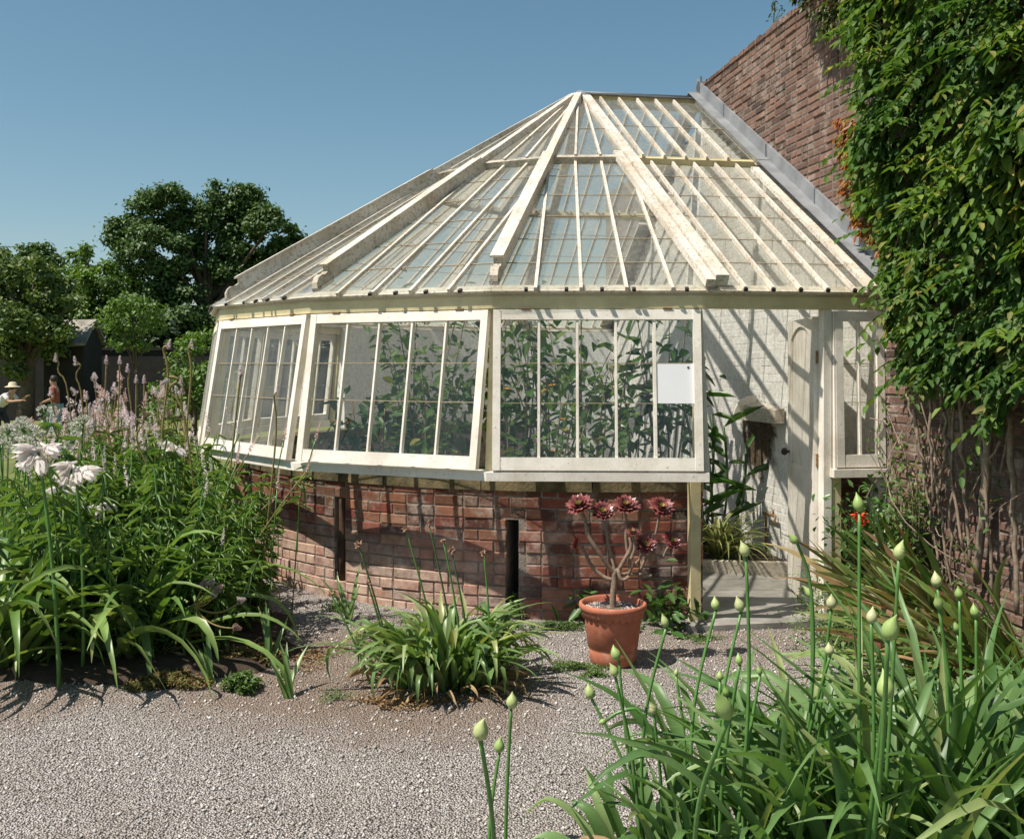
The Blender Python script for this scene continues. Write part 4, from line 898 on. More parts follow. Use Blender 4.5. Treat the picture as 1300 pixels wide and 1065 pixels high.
M['shoe'] = plain('dark_shoe', (.04, .03, .025), .6, .2, 9, 0)
def hand(J, Eg, wrist, tip, side):
    "palm and five fingers: J joints list, wrist index"
    w_ = Vector(J[wrist][0]); d = (Vector(tip) - w_).normalized(); s_ = d.cross(Vector(side)).normalized(); J.append((w_ + d * .05, (.038, .016))); p = len(J) - 1; Eg.append((wrist, p))
    for i, (o, l) in enumerate(((-.03, .065), (-.01, .078), (.01, .072), (.03, .055))):
        J.append((w_ + d * .10 + s_ * o, .009)); Eg.append((p, len(J) - 1)); J.append((w_ + d * (.10 + l) + s_ * o * 1.2 + Vector(side) * .02, .0075)); Eg.append((len(J) - 2, len(J) - 1))
    J.append((w_ + d * .06 - s_ * .05, .010)); Eg.append((p, len(J) - 1))
def person(name, base, label, lean, facing, arms, shirt, legs_m, hat):
    root = thing(name, base, label, 'person', 'visitors in the garden'); f = Vector((math.cos(facing), math.sin(facing), 0)); s_ = Vector((-f.y, f.x, 0)); B = Vector(base)
    up = (Vector((0, 0, 1)) * math.cos(lean) + f * math.sin(lean)); hp_ = B + Vector((0, 0, .92)) - f * math.sin(lean) * .22
    ch = hp_ + up * .36; nk = hp_ + up * .54; hdp = nk + (up * .8 + f * .25 + Vector((0, 0, .3))).normalized() * .10
    J = [(hp_, (.15, .11)), (hp_ + up * .18, (.13, .10)), (ch, (.155, .11)), (nk, .06), (hdp, .085), (hdp + Vector((0, 0, .11)), .095), (hdp + f * .075 + Vector((0, 0, .03)), .028)]
    Eg = [(0, 1), (1, 2), (2, 3), (3, 4), (4, 5), (4, 6)]
    for sg in (-1, 1):
        hj = hp_ + s_ * .09 * sg - Vector((0, 0, .04)); kn = B + s_ * .10 * sg + f * .06 * sg + Vector((0, 0, .48)); an = B + s_ * .11 * sg + f * .10 * sg + Vector((0, 0, .08))
        k = len(J); J += [(hj, .085), (kn, .058), (an, .042), (an + f * .15 - Vector((0, 0, .04)), .035)]; Eg += [(0, k), (k, k + 1), (k + 1, k + 2), (k + 2, k + 3)]
    arm = {}
    for sg in (-1, 1):
        sh_ = ch + up * .11 + s_ * .17 * sg; el_, wr_ = arms(sg, sh_, f, s_); k = len(J); J += [(sh_, .052), (el_, .040), (wr_, .027)]; Eg += [(2, k), (k, k + 1), (k + 1, k + 2)]
        hand(J, Eg, k + 2, wr_ + (wr_ - el_), f.cross(s_) * -1); arm[sg] = (sh_, el_, wr_)
    skin('body', J, Eg, M['skin'], root)
    J2 = [(hp_ - up * .05, (.17, .13)), (hp_ + up * .18, (.15, .118)), (ch, (.178, .128)), (nk - up * .02, .075)]; E2 = [(0, 1), (1, 2), (2, 3)]
    for sg in (-1, 1):
        a_, b_, c_ = arm[sg]; k = len(J2); J2 += [(a_, .070), (a_.lerp(b_, .75), .058)]; E2 += [(2, k), (k, k + 1)]
    skin('shirt', J2, E2, shirt, root)
    J3 = [(hp_ + up * .02, (.165, .125))]; E3 = []
    for sg in (-1, 1):
        hj = hp_ + s_ * .09 * sg - Vector((0, 0, .04)); kn = B + s_ * .10 * sg + f * .06 * sg + Vector((0, 0, .48)); an = B + s_ * .11 * sg + f * .10 * sg + Vector((0, 0, .10)); k = len(J3); J3 += [(hj, .100), (kn, .076), (an, .062)]; E3 += [(0, k), (k, k + 1), (k + 1, k + 2)]
    skin('trousers', J3, E3, legs_m, root)
    hc = hdp + Vector((0, 0, .085)) - f * .015
    mb = MB(); mb.lathe(hc, [(.001, .125), (.06, .118), (.092, .075), (.103, .02), (.098, -.03), (.085, -.05)], 14); mb.build('hair', M['hair'], root, True)
    if hat: mb = MB(); mb.lathe(hc + Vector((0, 0, .03)), [(.001, .13), (.07, .125), (.105, .09), (.112, .03), (.19, .0), (.205, -.015), (.19, -.012), (.112, .018)], 24); mb.build('hat', M['straw'], root, True)
    return root
pb = at(70, HY, 28); pb.z = gh(0, 28)
person('person', pb, 'person in a rust red shirt and pale blue jeans walking left with hands joined', R(4), R(187), lambda sg, s_, f, sd_: (s_ + Vector((0, 0, -.25)) - f * .04 + sd_ * .05 * sg, s_ + Vector((0, 0, -.36)) + f * .24 - sd_ * .09 * sg), M['redcloth'], M['jean'], False)
pb = at(4, HY, 27); pb.z = gh(0, 27)
person('person', pb, 'person in a straw hat and white shirt bending forward to the right with raised hands', R(48), R(-12), lambda sg, s_, f, sd_: (s_ + Vector((0, 0, -.17)) + f * .16 + sd_ * .03 * sg, s_ + Vector((0, 0, -.05 if sg > 0 else -.14)) + f * .42 - sd_ * .05 * sg), M['whitecloth'], M['navy'], True)

# ---- interior plants
def shrub(name, label, base, H, Wd, nst, nl, mt, lsz, seed, cat='plant', group=None, asp=.5, low=.1, stem_m=None, sr=.008, flowers=None):
    rg = np.random.default_rng(seed); root = thing(name, base, label, cat, group); mb = MB(); B = Vector(base); P = []
    for i in range(nst):
        a = rg.random() * 6.28; r_ = Wd * rg.random() ** .6; e = B + Vector((math.cos(a) * r_, math.sin(a) * r_, H * rg.uniform(.55, 1.0)))
        c = curve(B + Vector((math.cos(a), math.sin(a), 0)) * .05 * Wd, e, (rg.normal(0, .06 * Wd), rg.normal(0, .06 * Wd), .08 * H), 8); mb.tube(c, [sr * (1 - .09 * k) for k in range(9)], 5)
        for k in range(int(nl / nst)):
            t_ = low + (1 - low) * rg.random() ** .8; q = c[min(8, int(t_ * 8))].lerp(c[min(8, int(t_ * 8) + 1)], rg.random()); P.append(np.array(q) + rg.normal(0, .05 + .10 * Wd, 3))
    mb.build('stems', stem_m or M['palestem'], root, True); P = np.array(P); k = len(P); P[:, 2] = np.maximum(P[:, 2], base[2] + .01)
    D = rdir(k, rg) * [1, 1, .5] + [0, 0, -.25]; U = rdir(k, rg) * .5 + [0, 0, 1]; Ln = lsz * rg.uniform(.5, 1.3, k); V, F = leaves(P, D, U, Ln, Ln * asp, .12, .2)
    mkobj('foliage', V, F, mt, root)
    if flowers:
        fm, fn, fs = flowers; Q = P[rg.integers(0, k, fn)]
        Q = np.repeat(Q, 6, 0); a = np.tile(np.arange(6) * 1.047, fn); V, F = leaves(Q, np.stack([np.cos(a), np.sin(a), np.full(len(a), .3)], 1) + rg.normal(0, .15, (len(a), 3)), np.tile([0, -.6, .8], (len(a), 1)), fs, fs * .45); mkobj('flowers', V, F, fm, root)
    return root
M['orange'] = leafmat('orange_petal', [(.75, .30, .03), (.80, .45, .05)], .5, .2)
IN = [('citrus_shrub', 'tall green shrub behind the left panes of the front window', (.02, 7.6), 2.0, .42, 8, 230, 'vine', .13, (M['orange'], 6, .03)),
      ('trained_fig', 'broad leaved climber behind the middle panes of the front window', (.60, 7.9), 2.2, .5, 8, 150, 'vine', .17, None),
      ('potted_shrub', 'bushy shrub behind the right panes of the front window', (1.05, 8.5), 1.7, .35, 7, 110, 'weed', .12, None),
      ('pelargonium', 'low leafy plant with orange flowers behind the front sill', (.25, 6.9), 1.25, .4, 9, 300, 'vine', .09, (M['orange'], 10, .03)),
      ('leafy_shrub', 'large leafy shrub behind the right half of the left-centre window', (-.75, 8.3), 1.9, .55, 9, 380, 'vine', .13, (M['orange'], 8, .035)),
      ('trailing_shrub', 'dark trailing shrub low behind the left-centre window', (-1.0, 7.6), 1.3, .4, 9, 330, 'broad', .12, (M['red'], 8, .03)),
      ('spindly_shrub', 'spindly shrub at the back of the glasshouse behind the left-centre window', (-.9, 9.6), 2.3, .6, 9, 420, 'weed', .12, None),
      ('back_climber', 'pale climber against the back wall of the glasshouse', (.4, 10.4), 2.5, .8, 12, 260, 'weed', .14, None),
      ('fruiting_climber', 'climber hanging under the roof above the doorway bed', (1.30, 8.4), 2.3, .28, 6, 120, 'broad', .16, None)]
for i, (nm, lb, (x, y), H, Wd, ns, nl, mt, ls, fl_) in enumerate(IN): shrub(nm, lb, (x, y, .1), H, Wd, ns, nl, M[mt], ls, 60 + i, low=.3, flowers=fl_, sr=.012)
# variegated strap plant and tall ginger by the doorway
b = at(915, 714, 7.75); vp = thing('variegated_plant', b, 'yellow striped arching leaves low inside the doorway on the left', 'plant'); b.z = .1
k = 130; az = rng.random(k) * 6.28; V, F = straps(np.array(b) + rng.normal(0, .03, (k, 3)) * [1, 1, .1], az, rng.uniform(.5, 1.45, k), rng.uniform(.35, .6, k), .022, rng.uniform(1.2, 2.4, k)); mkobj('leaves', V, F, M['yel'], vp)
b = at(905, 714, 8.0); b.z = .1; gp = thing('ginger_plant', b, 'tall plant with long dark pointed leaves inside the doorway', 'plant'); mb = MB(); P = []; D = []
for i, (dx, H) in enumerate(((-.12, 1.45), (-.02, 1.25), (.08, 1.0), (.18, .8), (-.2, 1.1))):
    c = curve(b + Vector((dx * .5, 0, 0)), b + Vector((dx + .1 * i - .2, rng.normal(0, .1), H)), (.05, 0, 0), 8); mb.tube(c, .011, 6)
    for j in range(2, 9):
        a = (j % 2) * 3.14 + rng.normal(0, .9); P.append(c[j]); D.append((math.cos(a), math.sin(a) * .8 - .2, rng.uniform(-.1, 1.7)))
mb.build('stems', M['stalk_d'], gp, True); V, F = leaves(P, D, np.tile([0, -.2, 1.], (len(P), 1)), rng.uniform(.16, .40, len(P)), rng.uniform(.035, .07, len(P)), .15, .4); mkobj('leaves', V, F, M['broad'], gp)
# tap on the white wall
tp = thing('garden_tap', wallpt(1.85, .5), 'small rusty tap with pipe low on the white wall inside', 'tap')
MB().tube([wallpt(1.6, .12, .03), wallpt(1.6, .38, .03), wallpt(1.6, .42, .05), wallpt(1.82, .42, .05), wallpt(1.84, .36, .07)], .011, 8).tube([wallpt(1.78, .42, .05), wallpt(1.78, .47, .05)], .008, 6).build('pipe', M['brass'], tp, True)

# ---- terracotta pot with the tree-like aeonium
PY = 5.36; pc = at(778, HY, PY); pc.z = .004; pot = thing('plant_pot', pc, 'large terracotta flower pot with a moulded rim on the gravel', 'pot')
MB().lathe(pc, [(.001, 0), (.116, 0), (.120, .004), (.1305, .078), (.1285, .081), (.1325, .084), (.1305, .088), (.1345, .091), (.153, .235), (.156, .262), (.150, .27), (.140, .255), (.12, .03), (.001, .03)], 56).build('pot_body', M['terra'], pot, True)
pf = [(.150, .262), (.158, .258), (.166, .266), (.172, .285), (.179, .290), (.183, .303), (.181, .318), (.172, .324), (.163, .319), (.158, .30), (.150, .285), (.146, .27)]
MB().lathe(pc, pf, 64).build('rim', M['terra'], pot, True)
mb = MB(); ns = 26; n_ = ns * 6
for k in range(n_):        # scalloped frill under the rim
    a0, a1 = 2 * math.pi * k / n_, 2 * math.pi * (k + 1) / n_; f = lambda a: .017 * abs(math.sin(a * ns / 2)) ** .7
    pp = lambda r_, a, z: pc + Vector((r_ * math.cos(a), r_ * math.sin(a), z))
    mb.raw([pp(.172, a0, .287), pp(.172, a1, .287), pp(.166, a1, .262 - f(a1)), pp(.166, a0, .262 - f(a0)), pp(.158, a1, .262 - f(a1)), pp(.158, a0, .262 - f(a0)), pp(.155, a1, .28), pp(.155, a0, .28)], [(0, 1, 2, 3), (3, 2, 4, 5), (5, 4, 6, 7)])
mb.build('scalloped_frill', M['terra'], pot, True)
mb = MB(); mb.lathe(pc, [(.001, .292), (.05, .296), (.10, .288), (.150, .286)], 30); mb.build('compost', M['grit'], pot, True)
V = []; F = []
n = 500; a = rng.random(n) * 6.28; r_ = .148 * rng.random(n) ** .5; P = np.stack([pc.x + r_ * np.cos(a), pc.y + r_ * np.sin(a), np.full(n, .296)], 1)
q = oc[None] * rng.uniform(.002, .006, (n, 1, 1)) + P[:, None]; props(mkobj('grit', q.reshape(-1, 3), (np.arange(n)[:, None, None] * 6 + of[None]).reshape(-1, 3), M['pebble'], pot), kind='stuff')
ae = thing('aeonium', pc + Vector((0, 0, .295)), 'bare branching succulent with maroon rosettes growing in the terracotta pot', 'succulent')
def ap(x, y, d=0.0): return at(x, y, PY + d)
rg = np.random.default_rng(31)
def rosette(c, axis, r_, seed):
    rg = np.random.default_rng(seed); ax = Vector(axis).normalized(); x = ax.cross(Vector((.2, .1, 1)) if abs(ax.z) < .9 else Vector((1, 0, 0))).normalized(); y = ax.cross(x); x, y, ax = map(np.array, (x, y, ax))
    for (nm, rings, mt) in (('rosette', ((1.0, 16, .12, .42), (.92, 15, .35, .40), (.78, 13, .65, .36), (.62, 11, .95, .32)), M['aeo']), ('heart', ((.46, 9, .85, .26), (.34, 7, 1.15, .2), (.2, 5, 1.4, .14)), M['aeo_c'])):
        P = []; D = []; U = []; LL = []; WW = []
        for (f, n, e, w_) in rings:
            for i in range(n):
                a = 6.283 * i / n + f * 9 + rg.normal(0, .06); o = x * math.cos(a) + y * math.sin(a); d = o * math.cos(e) + ax * math.sin(e)
                P.append(np.array(c) + o * .006 + ax * (1 - f) * .012); D.append(d); U.append(ax * math.cos(e) - o * math.sin(e)); LL.append(r_ * f * rg.uniform(.9, 1.1)); WW.append(r_ * w_ * 1.15)
        V, F = leaves(P, D, U, np.array(LL), np.array(WW), .12, -.12); mkobj(nm, V, F, mt, ae) if nm == 'rosette' else mkobj(nm, V, F, mt, ae.children[-1] if False else rosette.last)
        if nm == 'rosette': rosette.last = [o for o in bpy.data.objects if o.parent == ae and o.name.startswith('rosette')][-1]
def rosette2(c, axis, r_, seed):
    rosette.last = None
    rg = np.random.default_rng(seed); ax = Vector(axis).normalized(); x = ax.cross(Vector((.2, .1, 1)) if abs(ax.z) < .9 else Vector((1, 0, 0))).normalized(); y = ax.cross(x); x, y, ax = map(np.array, (x, y, ax)); par = ae
    for (nm, rings, mt) in (('rosette', ((1.0, 16, .05, .42), (.92, 15, .3, .40), (.78, 13, .6, .36), (.62, 11, .9, .32)), M['aeo']), ('rosette_heart', ((.50, 9, .8, .26), (.36, 7, 1.1, .2), (.22, 5, 1.4, .14)), M['aeo_c'])):
        P = []; D = []; U = []; LL = []; WW = []
        for (f, n, e, w_) in rings:
            for i in range(n):
                a = 6.283 * i / n + f * 9 + rg.normal(0, .06); o = x * math.cos(a) + y * math.sin(a); d = o * math.cos(e) + ax * math.sin(e)
                P.append(np.array(c) + o * .006 + ax * (1 - f) * .012); D.append(d); U.append(ax * math.cos(e) - o * math.sin(e)); LL.append(r_ * f * rg.uniform(.9, 1.1)); WW.append(r_ * w_ * 1.15)
        V, F = leaves(P, D, U, np.array(LL), np.array(WW), .12, -.12); par = mkobj(nm, V, F, mt, par)
mb = MB()
def br(pts, r0, r1, n=10):
    pts = [Vector(p) for p in pts]; out = []
    for i in range(n + 1):      # smooth through control points (Catmull-Rom)
        t_ = i / n * (len(pts) - 1); k = min(int(t_), len(pts) - 2); f = t_ - k
        p0, p1, p2, p3 = pts[max(k - 1, 0)], pts[k], pts[k + 1], pts[min(k + 2, len(pts) - 1)]
        out.append(.5 * ((2 * p1) + (p2 - p0) * f + (2 * p0 - 5 * p1 + 4 * p2 - p3) * f * f + (3 * p1 - p0 - 3 * p2 + p3) * f ** 3))
    mb.tube(out, [1.22 * (r0 + (r1 - r0) * i / n) * (1 + .08 * (i % 2)) for i in range(n + 1)], 8)
br([ap(779, 782), ap(778, 760), ap(780, 740), ap(780, 726)], .014, .0135, 14)
br([ap(779, 735), ap(768, 733, .02), ap(752, 720, .03), ap(744, 704, .03), ap(739, 694, .02)], .009, .007)
br([ap(780, 728), ap(772, 718, -.01), ap(757, 696, -.03), ap(746, 678, -.03), ap(743, 660, -.02), ap(737, 648)], .010, .007, 14)
br([ap(780, 728), ap(777, 710, .02), ap(772, 690, .03), ap(770, 672, .03), ap(766, 655, .02)], .009, .006)
br([ap(780, 732), ap(784, 722, -.02), ap(788, 735, -.03), ap(797, 733, -.03), ap(800, 718, -.02), ap(795, 690, 0), ap(795, 665, 0), ap(794, 650)], .009, .006, 20)
br([ap(782, 730), ap(792, 712, -.03), ap(801, 695, -.04), ap(800, 682, -.04)], .010, .008)
br([ap(784, 732), ap(796, 728, .02), ap(810, 728, .03), ap(818, 712, .03), ap(826, 700, .02), ap(832, 680, .02), ap(837, 655)], .008, .0055, 16)
br([ap(810, 728, .02), ap(818, 731, 0), ap(828, 730, -.02)], .008, .006)
br([ap(800, 722, .02), ap(812, 710, 0), ap(818, 698, -.01)], .007, .005)
br([ap(826, 700, .02), ap(840, 708, .02), ap(846, 698, .01), ap(851, 690)], .006, .005)
br([ap(801, 710, -.04), ap(806, 695, -.05), ap(803, 680, -.05)], .008, .006)
mb.build('branches', M['aeo_stem'], ae, True)
for i, (x, y, dy, ax_, r_) in enumerate(((736, 642, 0, (-.3, -.5, .8), .068), (765, 650, .02, (.05, -.7, .7), .056), (794, 643, 0, (0, -.5, .85), .066), (839, 645, .02, (.15, -.6, .8), .066), (735, 690, .02, (-.8, .1, .25), .058), (820, 691, -.01, (0, -.8, .5), .05), (852, 687, 0, (.3, -.6, .6), .05), (803, 676, -.05, (0, -.4, .9), .03))):
    rosette2(ap(x, y, dy), ax_, r_ * 1.12, 80 + i)

# ---- strap leaved clump in the middle of the gravel
def clump(name, label, base, k, Lr, Wr, spread, mt, seed, cat='plant', dead=14, er=(.55, 1.5), dr=(.8, 2.6), group=None, azr=None, kink=.0):
    rg = np.random.default_rng(seed); root = thing(name, base, label, cat, group)
    r_ = spread * rg.random(k) ** .6; a0 = rg.random(k) * 6.283; P = np.stack([base[0] + r_ * np.cos(a0) * 1.2, base[1] + r_ * np.sin(a0) * .8, np.full(k, base[2])], 1)
    az = a0 + rg.normal(0, .6, k) if azr is None else rg.uniform(*azr, k)
    el = er[1] - (er[1] - er[0]) * (r_ / spread) * rg.uniform(.5, 1.2, k)
    V, F = straps(P, az, el, rg.uniform(*Lr, k), rg.uniform(*Wr, k), rg.uniform(*dr, k), 10, rg=rg, tw=rg.normal(0, .6, k), kink=rg.uniform(0, 1, k) * kink); mkobj('leaves', V, F, mt, root)
    if dead:
        a0 = rg.random(dead) * 6.28; P = np.stack([base[0] + spread * np.cos(a0) * 1.25, base[1] + spread * np.sin(a0) * .85, np.full(dead, base[2] + .01)], 1)
        V, F = straps(P, a0, rg.uniform(.3, .9, dead), rg.uniform(.15, .3, dead), rg.uniform(.012, .03, dead), rg.uniform(1.4, 2.6, dead), 8, rg=rg, tw=rg.normal(0, 1.5, dead)); V[:, 2] = np.maximum(V[:, 2], base[2] + .004); mkobj('withered_leaves', V, F, M['strap_dead'], root)
    return root
cb = onground(562, 868); cb.z = .005
cl = clump('agapanthus_clump', 'rounded clump of broad strap leaves standing alone in the gravel', cb, 220, (.32, .58), (.030, .050), .23, M['strap'], 41, dead=40, er=(.95, 1.55), dr=(.5, 2.7), kink=1.1)
def stalk(root, b, tip, r0, mt, bend, n=10, name='flower_stalk'):
    m_ = MB(); m_.tube(curve(b, tip, bend, n), [r0 * (1 - .35 * i / n) for i in range(n + 1)], 7); return m_.build(name, mt, root, True)
def dryhead(root, c, r_, seed):
    rg = np.random.default_rng(seed); k = 26; D = rdir(k, rg) + [0, 0, .2]; V, F = leaves(np.tile(np.array(c), (k, 1)), D, rdir(k, rg), r_ * rg.uniform(.5, 1.1, k), r_ * .4); mkobj('dry_flower_head', V, F, M['dryhead'], root)
for i, (x, y, bx, by, dY) in enumerate(((455, 692, 500, 850, .1), (420, 754, 470, 845, -.05), (467, 741, 497, 840, 0), (515, 671, 560, 850, .12), (544, 664, 580, 840, .15), (563, 687, 590, 850, .05), (573, 699, 600, 860, 0), (614, 702, 622, 850, .05))):
    Y_ = cb.y + dY; tp_ = at(x, y, Y_); bs = at(bx, by, Y_); bs.z = .02; st_ = stalk(cl, bs, tp_, .0065, M['stalk'] if i % 2 else M['stalk_d'], (.01, 0, 0)); dryhead(st_, tp_, .022 if i % 3 else .03, 200 + i)
# long low leaf shadow-catching runners at the edge
k = 10; az = np.array([-.3, .1, .25, 3.3, 2.9, 3.6, -.7, .5, 3.0, .0]); V, F = straps(np.tile(np.array(cb), (k, 1)) + rng.normal(0, .1, (k, 3)) * [1, 1, 0], az, rng.uniform(.6, .9, k), rng.uniform(.6, .8, k), .03, rng.uniform(1.0, 1.5, k)); mkobj('outer_leaves', V, F, M['strap'], cl)

# ---- foreground agapanthus with swollen buds
STK = [(909, 767, .8), (941, 768, 1.), (846, 789, .8), (785.5, 829, 1.05), (781, 852, .8), (751, 878, 1.1), (769, 910, .6), (830, 900, .8), (858, 854, .5), (914, 858, .7), (939, 839, .6), (965, 852, .55), (925, 901, 1.4), (923, 878, .6), (947, 699, .85), (1012, 683, .8), (1091, 641, 1.0), (1141, 702, 1.0), (1030, 753, .7), (1055, 764, 1.0), (1106, 784, .9), (1190, 737, .95), (1218, 753, .9), (1192, 766, .85), (1239, 776, .9), (1215, 796, .8), (1127, 801, 1.4), (1123, 876, 1.4), (1054, 825, .8), (1034, 957, .8), (610, 929, 1.25), (634, 947, 1.), (649, 891, .95)]
FG = [('agapanthus', 'three plump agapanthus buds at the bottom edge before the clump in the gravel', (632, 1180), 2.9, 0, (560, 690)),
      ('agapanthus', 'agapanthus with tall thin budded stalks just in front of the terracotta pot', (850, 1040), 2.95, 14, (700, 870)),
      ('agapanthus', 'agapanthus with a big round bud and tall stalks before the doorway threshold', (915, 1040), 2.9, 30, (870, 970)),
      ('agapanthus', 'agapanthus with an arching stalk crossing in front of the open door', (1000, 1050), 3.0, 44, (970, 1060)),
      ('agapanthus', 'agapanthus with the tallest bud, in front of the red flowered shrub', (1100, 1050), 2.8, 52, (1060, 1150)),
      ('agapanthus', 'agapanthus with a cluster of buds at the right, before the striped leaves', (1210, 1060), 2.9, 52, (1150, 1260)),
      ('agapanthus', 'agapanthus leaves filling the bottom right corner', (1330, 1080), 2.8, 46, (1260, 1400))]
for i, (nm, lb, (bx, by), Y_, kl, (xa, xb)) in enumerate(FG):
    rg = np.random.default_rng(300 + i); b = at(bx, HY, Y_ + .2 * (i % 2)); b.z = .0
    root = clump(nm, lb, b, int(kl * 1.9), tuple(v * (1, .42, .62, .88, 1.02, 1.15, 1.22)[i] for v in (.50, .92)), (.030, .056), .24, M['strap_f'], 310 + i, dead=4, er=(.95, 1.55), dr=(-.1, 2.0), kink=.6, group='budding agapanthus in the foreground') if kl else thing(nm, b, lb, 'plant', 'budding agapanthus in the foreground')
    if not kl:
        k = 26; V, F = straps(np.tile(np.array(b), (k, 1)) + rg.normal(0, .06, (k, 3)) * [1, 1, 0], rg.random(k) * 6.28, rg.uniform(.5, 1.2, k), rg.uniform(.18, .28, k), .03, rg.uniform(1.2, 2.2, k), 8, rg=rg); mkobj('leaves', V, F, M['strap'], root)
    else:
        root['category'] = 'plant'
    for j, (x, y, s_) in enumerate(STK):
        if not (xa <= x < xb): continue
        Ys = b.y + rg.uniform(-.18, .25) - (.45 if s_ > 1.2 else 0); tip = at(x, y + 16 * s_ * .5, Ys); bs = Vector((b.x * .6 + tip.x * .4 + rg.normal(0, .03), b.y * .7 + Ys * .3, .0))
        bend = Vector((rg.normal(0, .03), 0, 0)); hor = (x, y) in ((769, 910), (1034, 957)); d_end = Vector((rg.normal(-.12, .15), rg.normal(0, .1), 1))
        if x == 769: pts = [bs, bs.lerp(tip, .5) + Vector((.13, 0, .0)), tip + Vector((.12, 0, .015)), tip + Vector((.05, 0, .03)), tip]; d_end = Vector((-1, 0, -.25))
        elif x == 1012: pts = [bs, bs.lerp(tip, .5) + Vector((.06, 0, 0)), bs.lerp(tip, .85) + Vector((.05, 0, 0)), tip]; d_end = Vector((-.8, 0, .9))
        else: pts = curve(bs, tip, bend, 3)
        d_end.normalize(); mb = MB(); br_ = []
        out = []
        n = 12
        for ii in range(n + 1):
            t_ = ii / n * (len(pts) - 1); kk = min(int(t_), len(pts) - 2); f = t_ - kk
            p0, p1, p2, p3 = pts[max(kk - 1, 0)], pts[kk], pts[kk + 1], pts[min(kk + 2, len(pts) - 1)]
            out.append(.5 * ((2 * p1) + (p2 - p0) * f + (2 * p0 - 5 * p1 + 4 * p2 - p3) * f * f + (3 * p1 - p0 - 3 * p2 + p3) * f ** 3))
        mb.tube(out, [.0072 * (1 - .3 * q / n) * (1.1 if s_ > 1.1 else .9) for q in range(n + 1)], 8); sk = mb.build('flower_stalk', M['stalk'], root, True)
        L_ = .052 * s_ * rg.uniform(.9, 1.1); rr = .0165 * s_ * rg.uniform(.9, 1.1); bend_ = Vector((rg.normal(0, .15), rg.normal(0, .15), 0))
        pr = ((0, .35), (.08, .6), (.2, .92), (.35, 1.0), (.5, .93), (.64, .70), (.76, .44), (.86, .24), (.94, .12), (1, .03))
        MB().tube([tip + d_end * L_ * t_ + bend_ * L_ * t_ ** 2 for t_, _ in pr], [rr * v for _, v in pr], 12).build('bud', M['bud'], sk, True)
for i, (lb, bx, Y_, k) in enumerate((('leafy agapanthus without buds between the striped leaves and the foreground', 1150, 3.85, 90), ('leafy agapanthus at the right edge below the brick wall', 1290, 3.7, 100), ('short leafy agapanthus at the edge of the gravel before the threshold', 1040, 3.7, 50))):
    b = at(bx, HY, Y_); b.z = 0; clump('agapanthus', lb, b, k, (.36, .60) if i < 2 else (.24, .42), (.034, .058), .26, M['strap_f'], 360 + i, dead=5, er=(.8, 1.53), dr=(.5, 2.2), kink=.5, group='budding agapanthus in the foreground')
b = at(1195, 0, 4.6); shrub('low_weed', 'mass of small leaves under the sprawling striped leaves', (b.x, b.y, 0), .34, .5, 30, 2200, M['weed'], .034, 79, stem_m=M['stalk_d'], sr=.003)
b = at(1075, 0, 5.5); shrub('low_weed', 'pale trailing weeds spilling over the gravel before the door post', (b.x, b.y, 0), .2, .3, 24, 1500, M['weed'], .026, 78, stem_m=M['stalk_d'], sr=.003)
# ---- striped red-green straps on the right
pbs = onground(1325, 822); pbs.z = .02
for i, (dx, dy, k, lb, azr, er) in enumerate(((2.34, 4.75, 190, 'large clump of green and rust striped leaves sprawling left before the brick wall', (2.6, 3.9), (.15, 1.25)), (2.25, 5.45, 90, 'upright striped leaves behind the sprawling clump, close to the brick wall', (2.2, 4.2), (.6, 1.4)))):
    b = Vector((dx, dy, .02)); root = thing('striped_clump', b, lb, 'plant'); rg = np.random.default_rng(400 + i)
    P = np.array(b) + rg.uniform(-1, 1, (k, 3)) * [.14, .32, 0]; V, F = straps(P, rg.uniform(*azr, k), rg.uniform(*er, k), rg.uniform(.5, .98, k), rg.uniform(.03, .055, k), rg.uniform(.3, 1.0, k), 10, rg=rg, tw=rg.normal(0, .5, k), tw0=rg.normal(0, .8, k), keel=.12); V[:, 2] = np.maximum(V[:, 2], .01); mkobj('leaves', V, F, M['phorm'], root)
# shrub with red flowers under the small window, and low plants round it
b = at(1112, 0, 5.95); rs = shrub('red_flowered_shrub', 'dark leafy shrub with a bright red flower under the small window right of the door', (b.x, b.y, 0), .90, .22, 14, 1100, M['broad'], .05, 71, stem_m=M['wood'], sr=.006)
for q_, (x, y, n_f, r_f) in enumerate(((1090, 656, 4, .045), (1098, 664, 3, .035))):
    c_ = np.array(at(x, y, 5.68)); Q = np.repeat(c_ + rng.normal(0, .012, (n_f, 3)), 6, 0); V, F = leaves(Q, rdir(len(Q)) + [0, -.5, 0], rdir(len(Q)), r_f, r_f * .35); mkobj('flower', V, F, M['red'], rs)
b = at(1160, 0, 5.75); shrub('dry_bush', 'dry twiggy bush with grey green leaves against the brick wall', (b.x, b.y, .0), 1.15, .16, 16, 800, M['weed'], .04, 72, stem_m=M['palestem'], sr=.005)
b = onground(1080, 790); shrub('low_weed', 'low spreading green weeds beside the threshold', (b.x, b.y, 0), .24, .3, 22, 1500, M['weed'], .03, 73, stem_m=M['stalk_d'], sr=.003)
b = onground(1140, 800); shrub('low_weed', 'low leafy plants in front of the red flowered shrub', (b.x, b.y, 0), .30, .36, 22, 1500, M['weed'], .035, 74, stem_m=M['stalk_d'], sr=.003)
b = onground(1200, 790); shrub('low_weed', 'green undergrowth between the striped leaves and the brick wall', (b.x, b.y, 0), .42, .3, 22, 1200, M['vine'], .04, 75, stem_m=M['stalk_d'], sr=.003)
b = onground(850, 800); shrub('broad_leaf_plant', 'dark broad leaved plant at the wall foot right of the pot', (b.x, b.y + .08, 0), .26, .24, 14, 110, M['broad'], .11, 76, stem_m=M['stalk_d'], sr=.004, asp=.4)
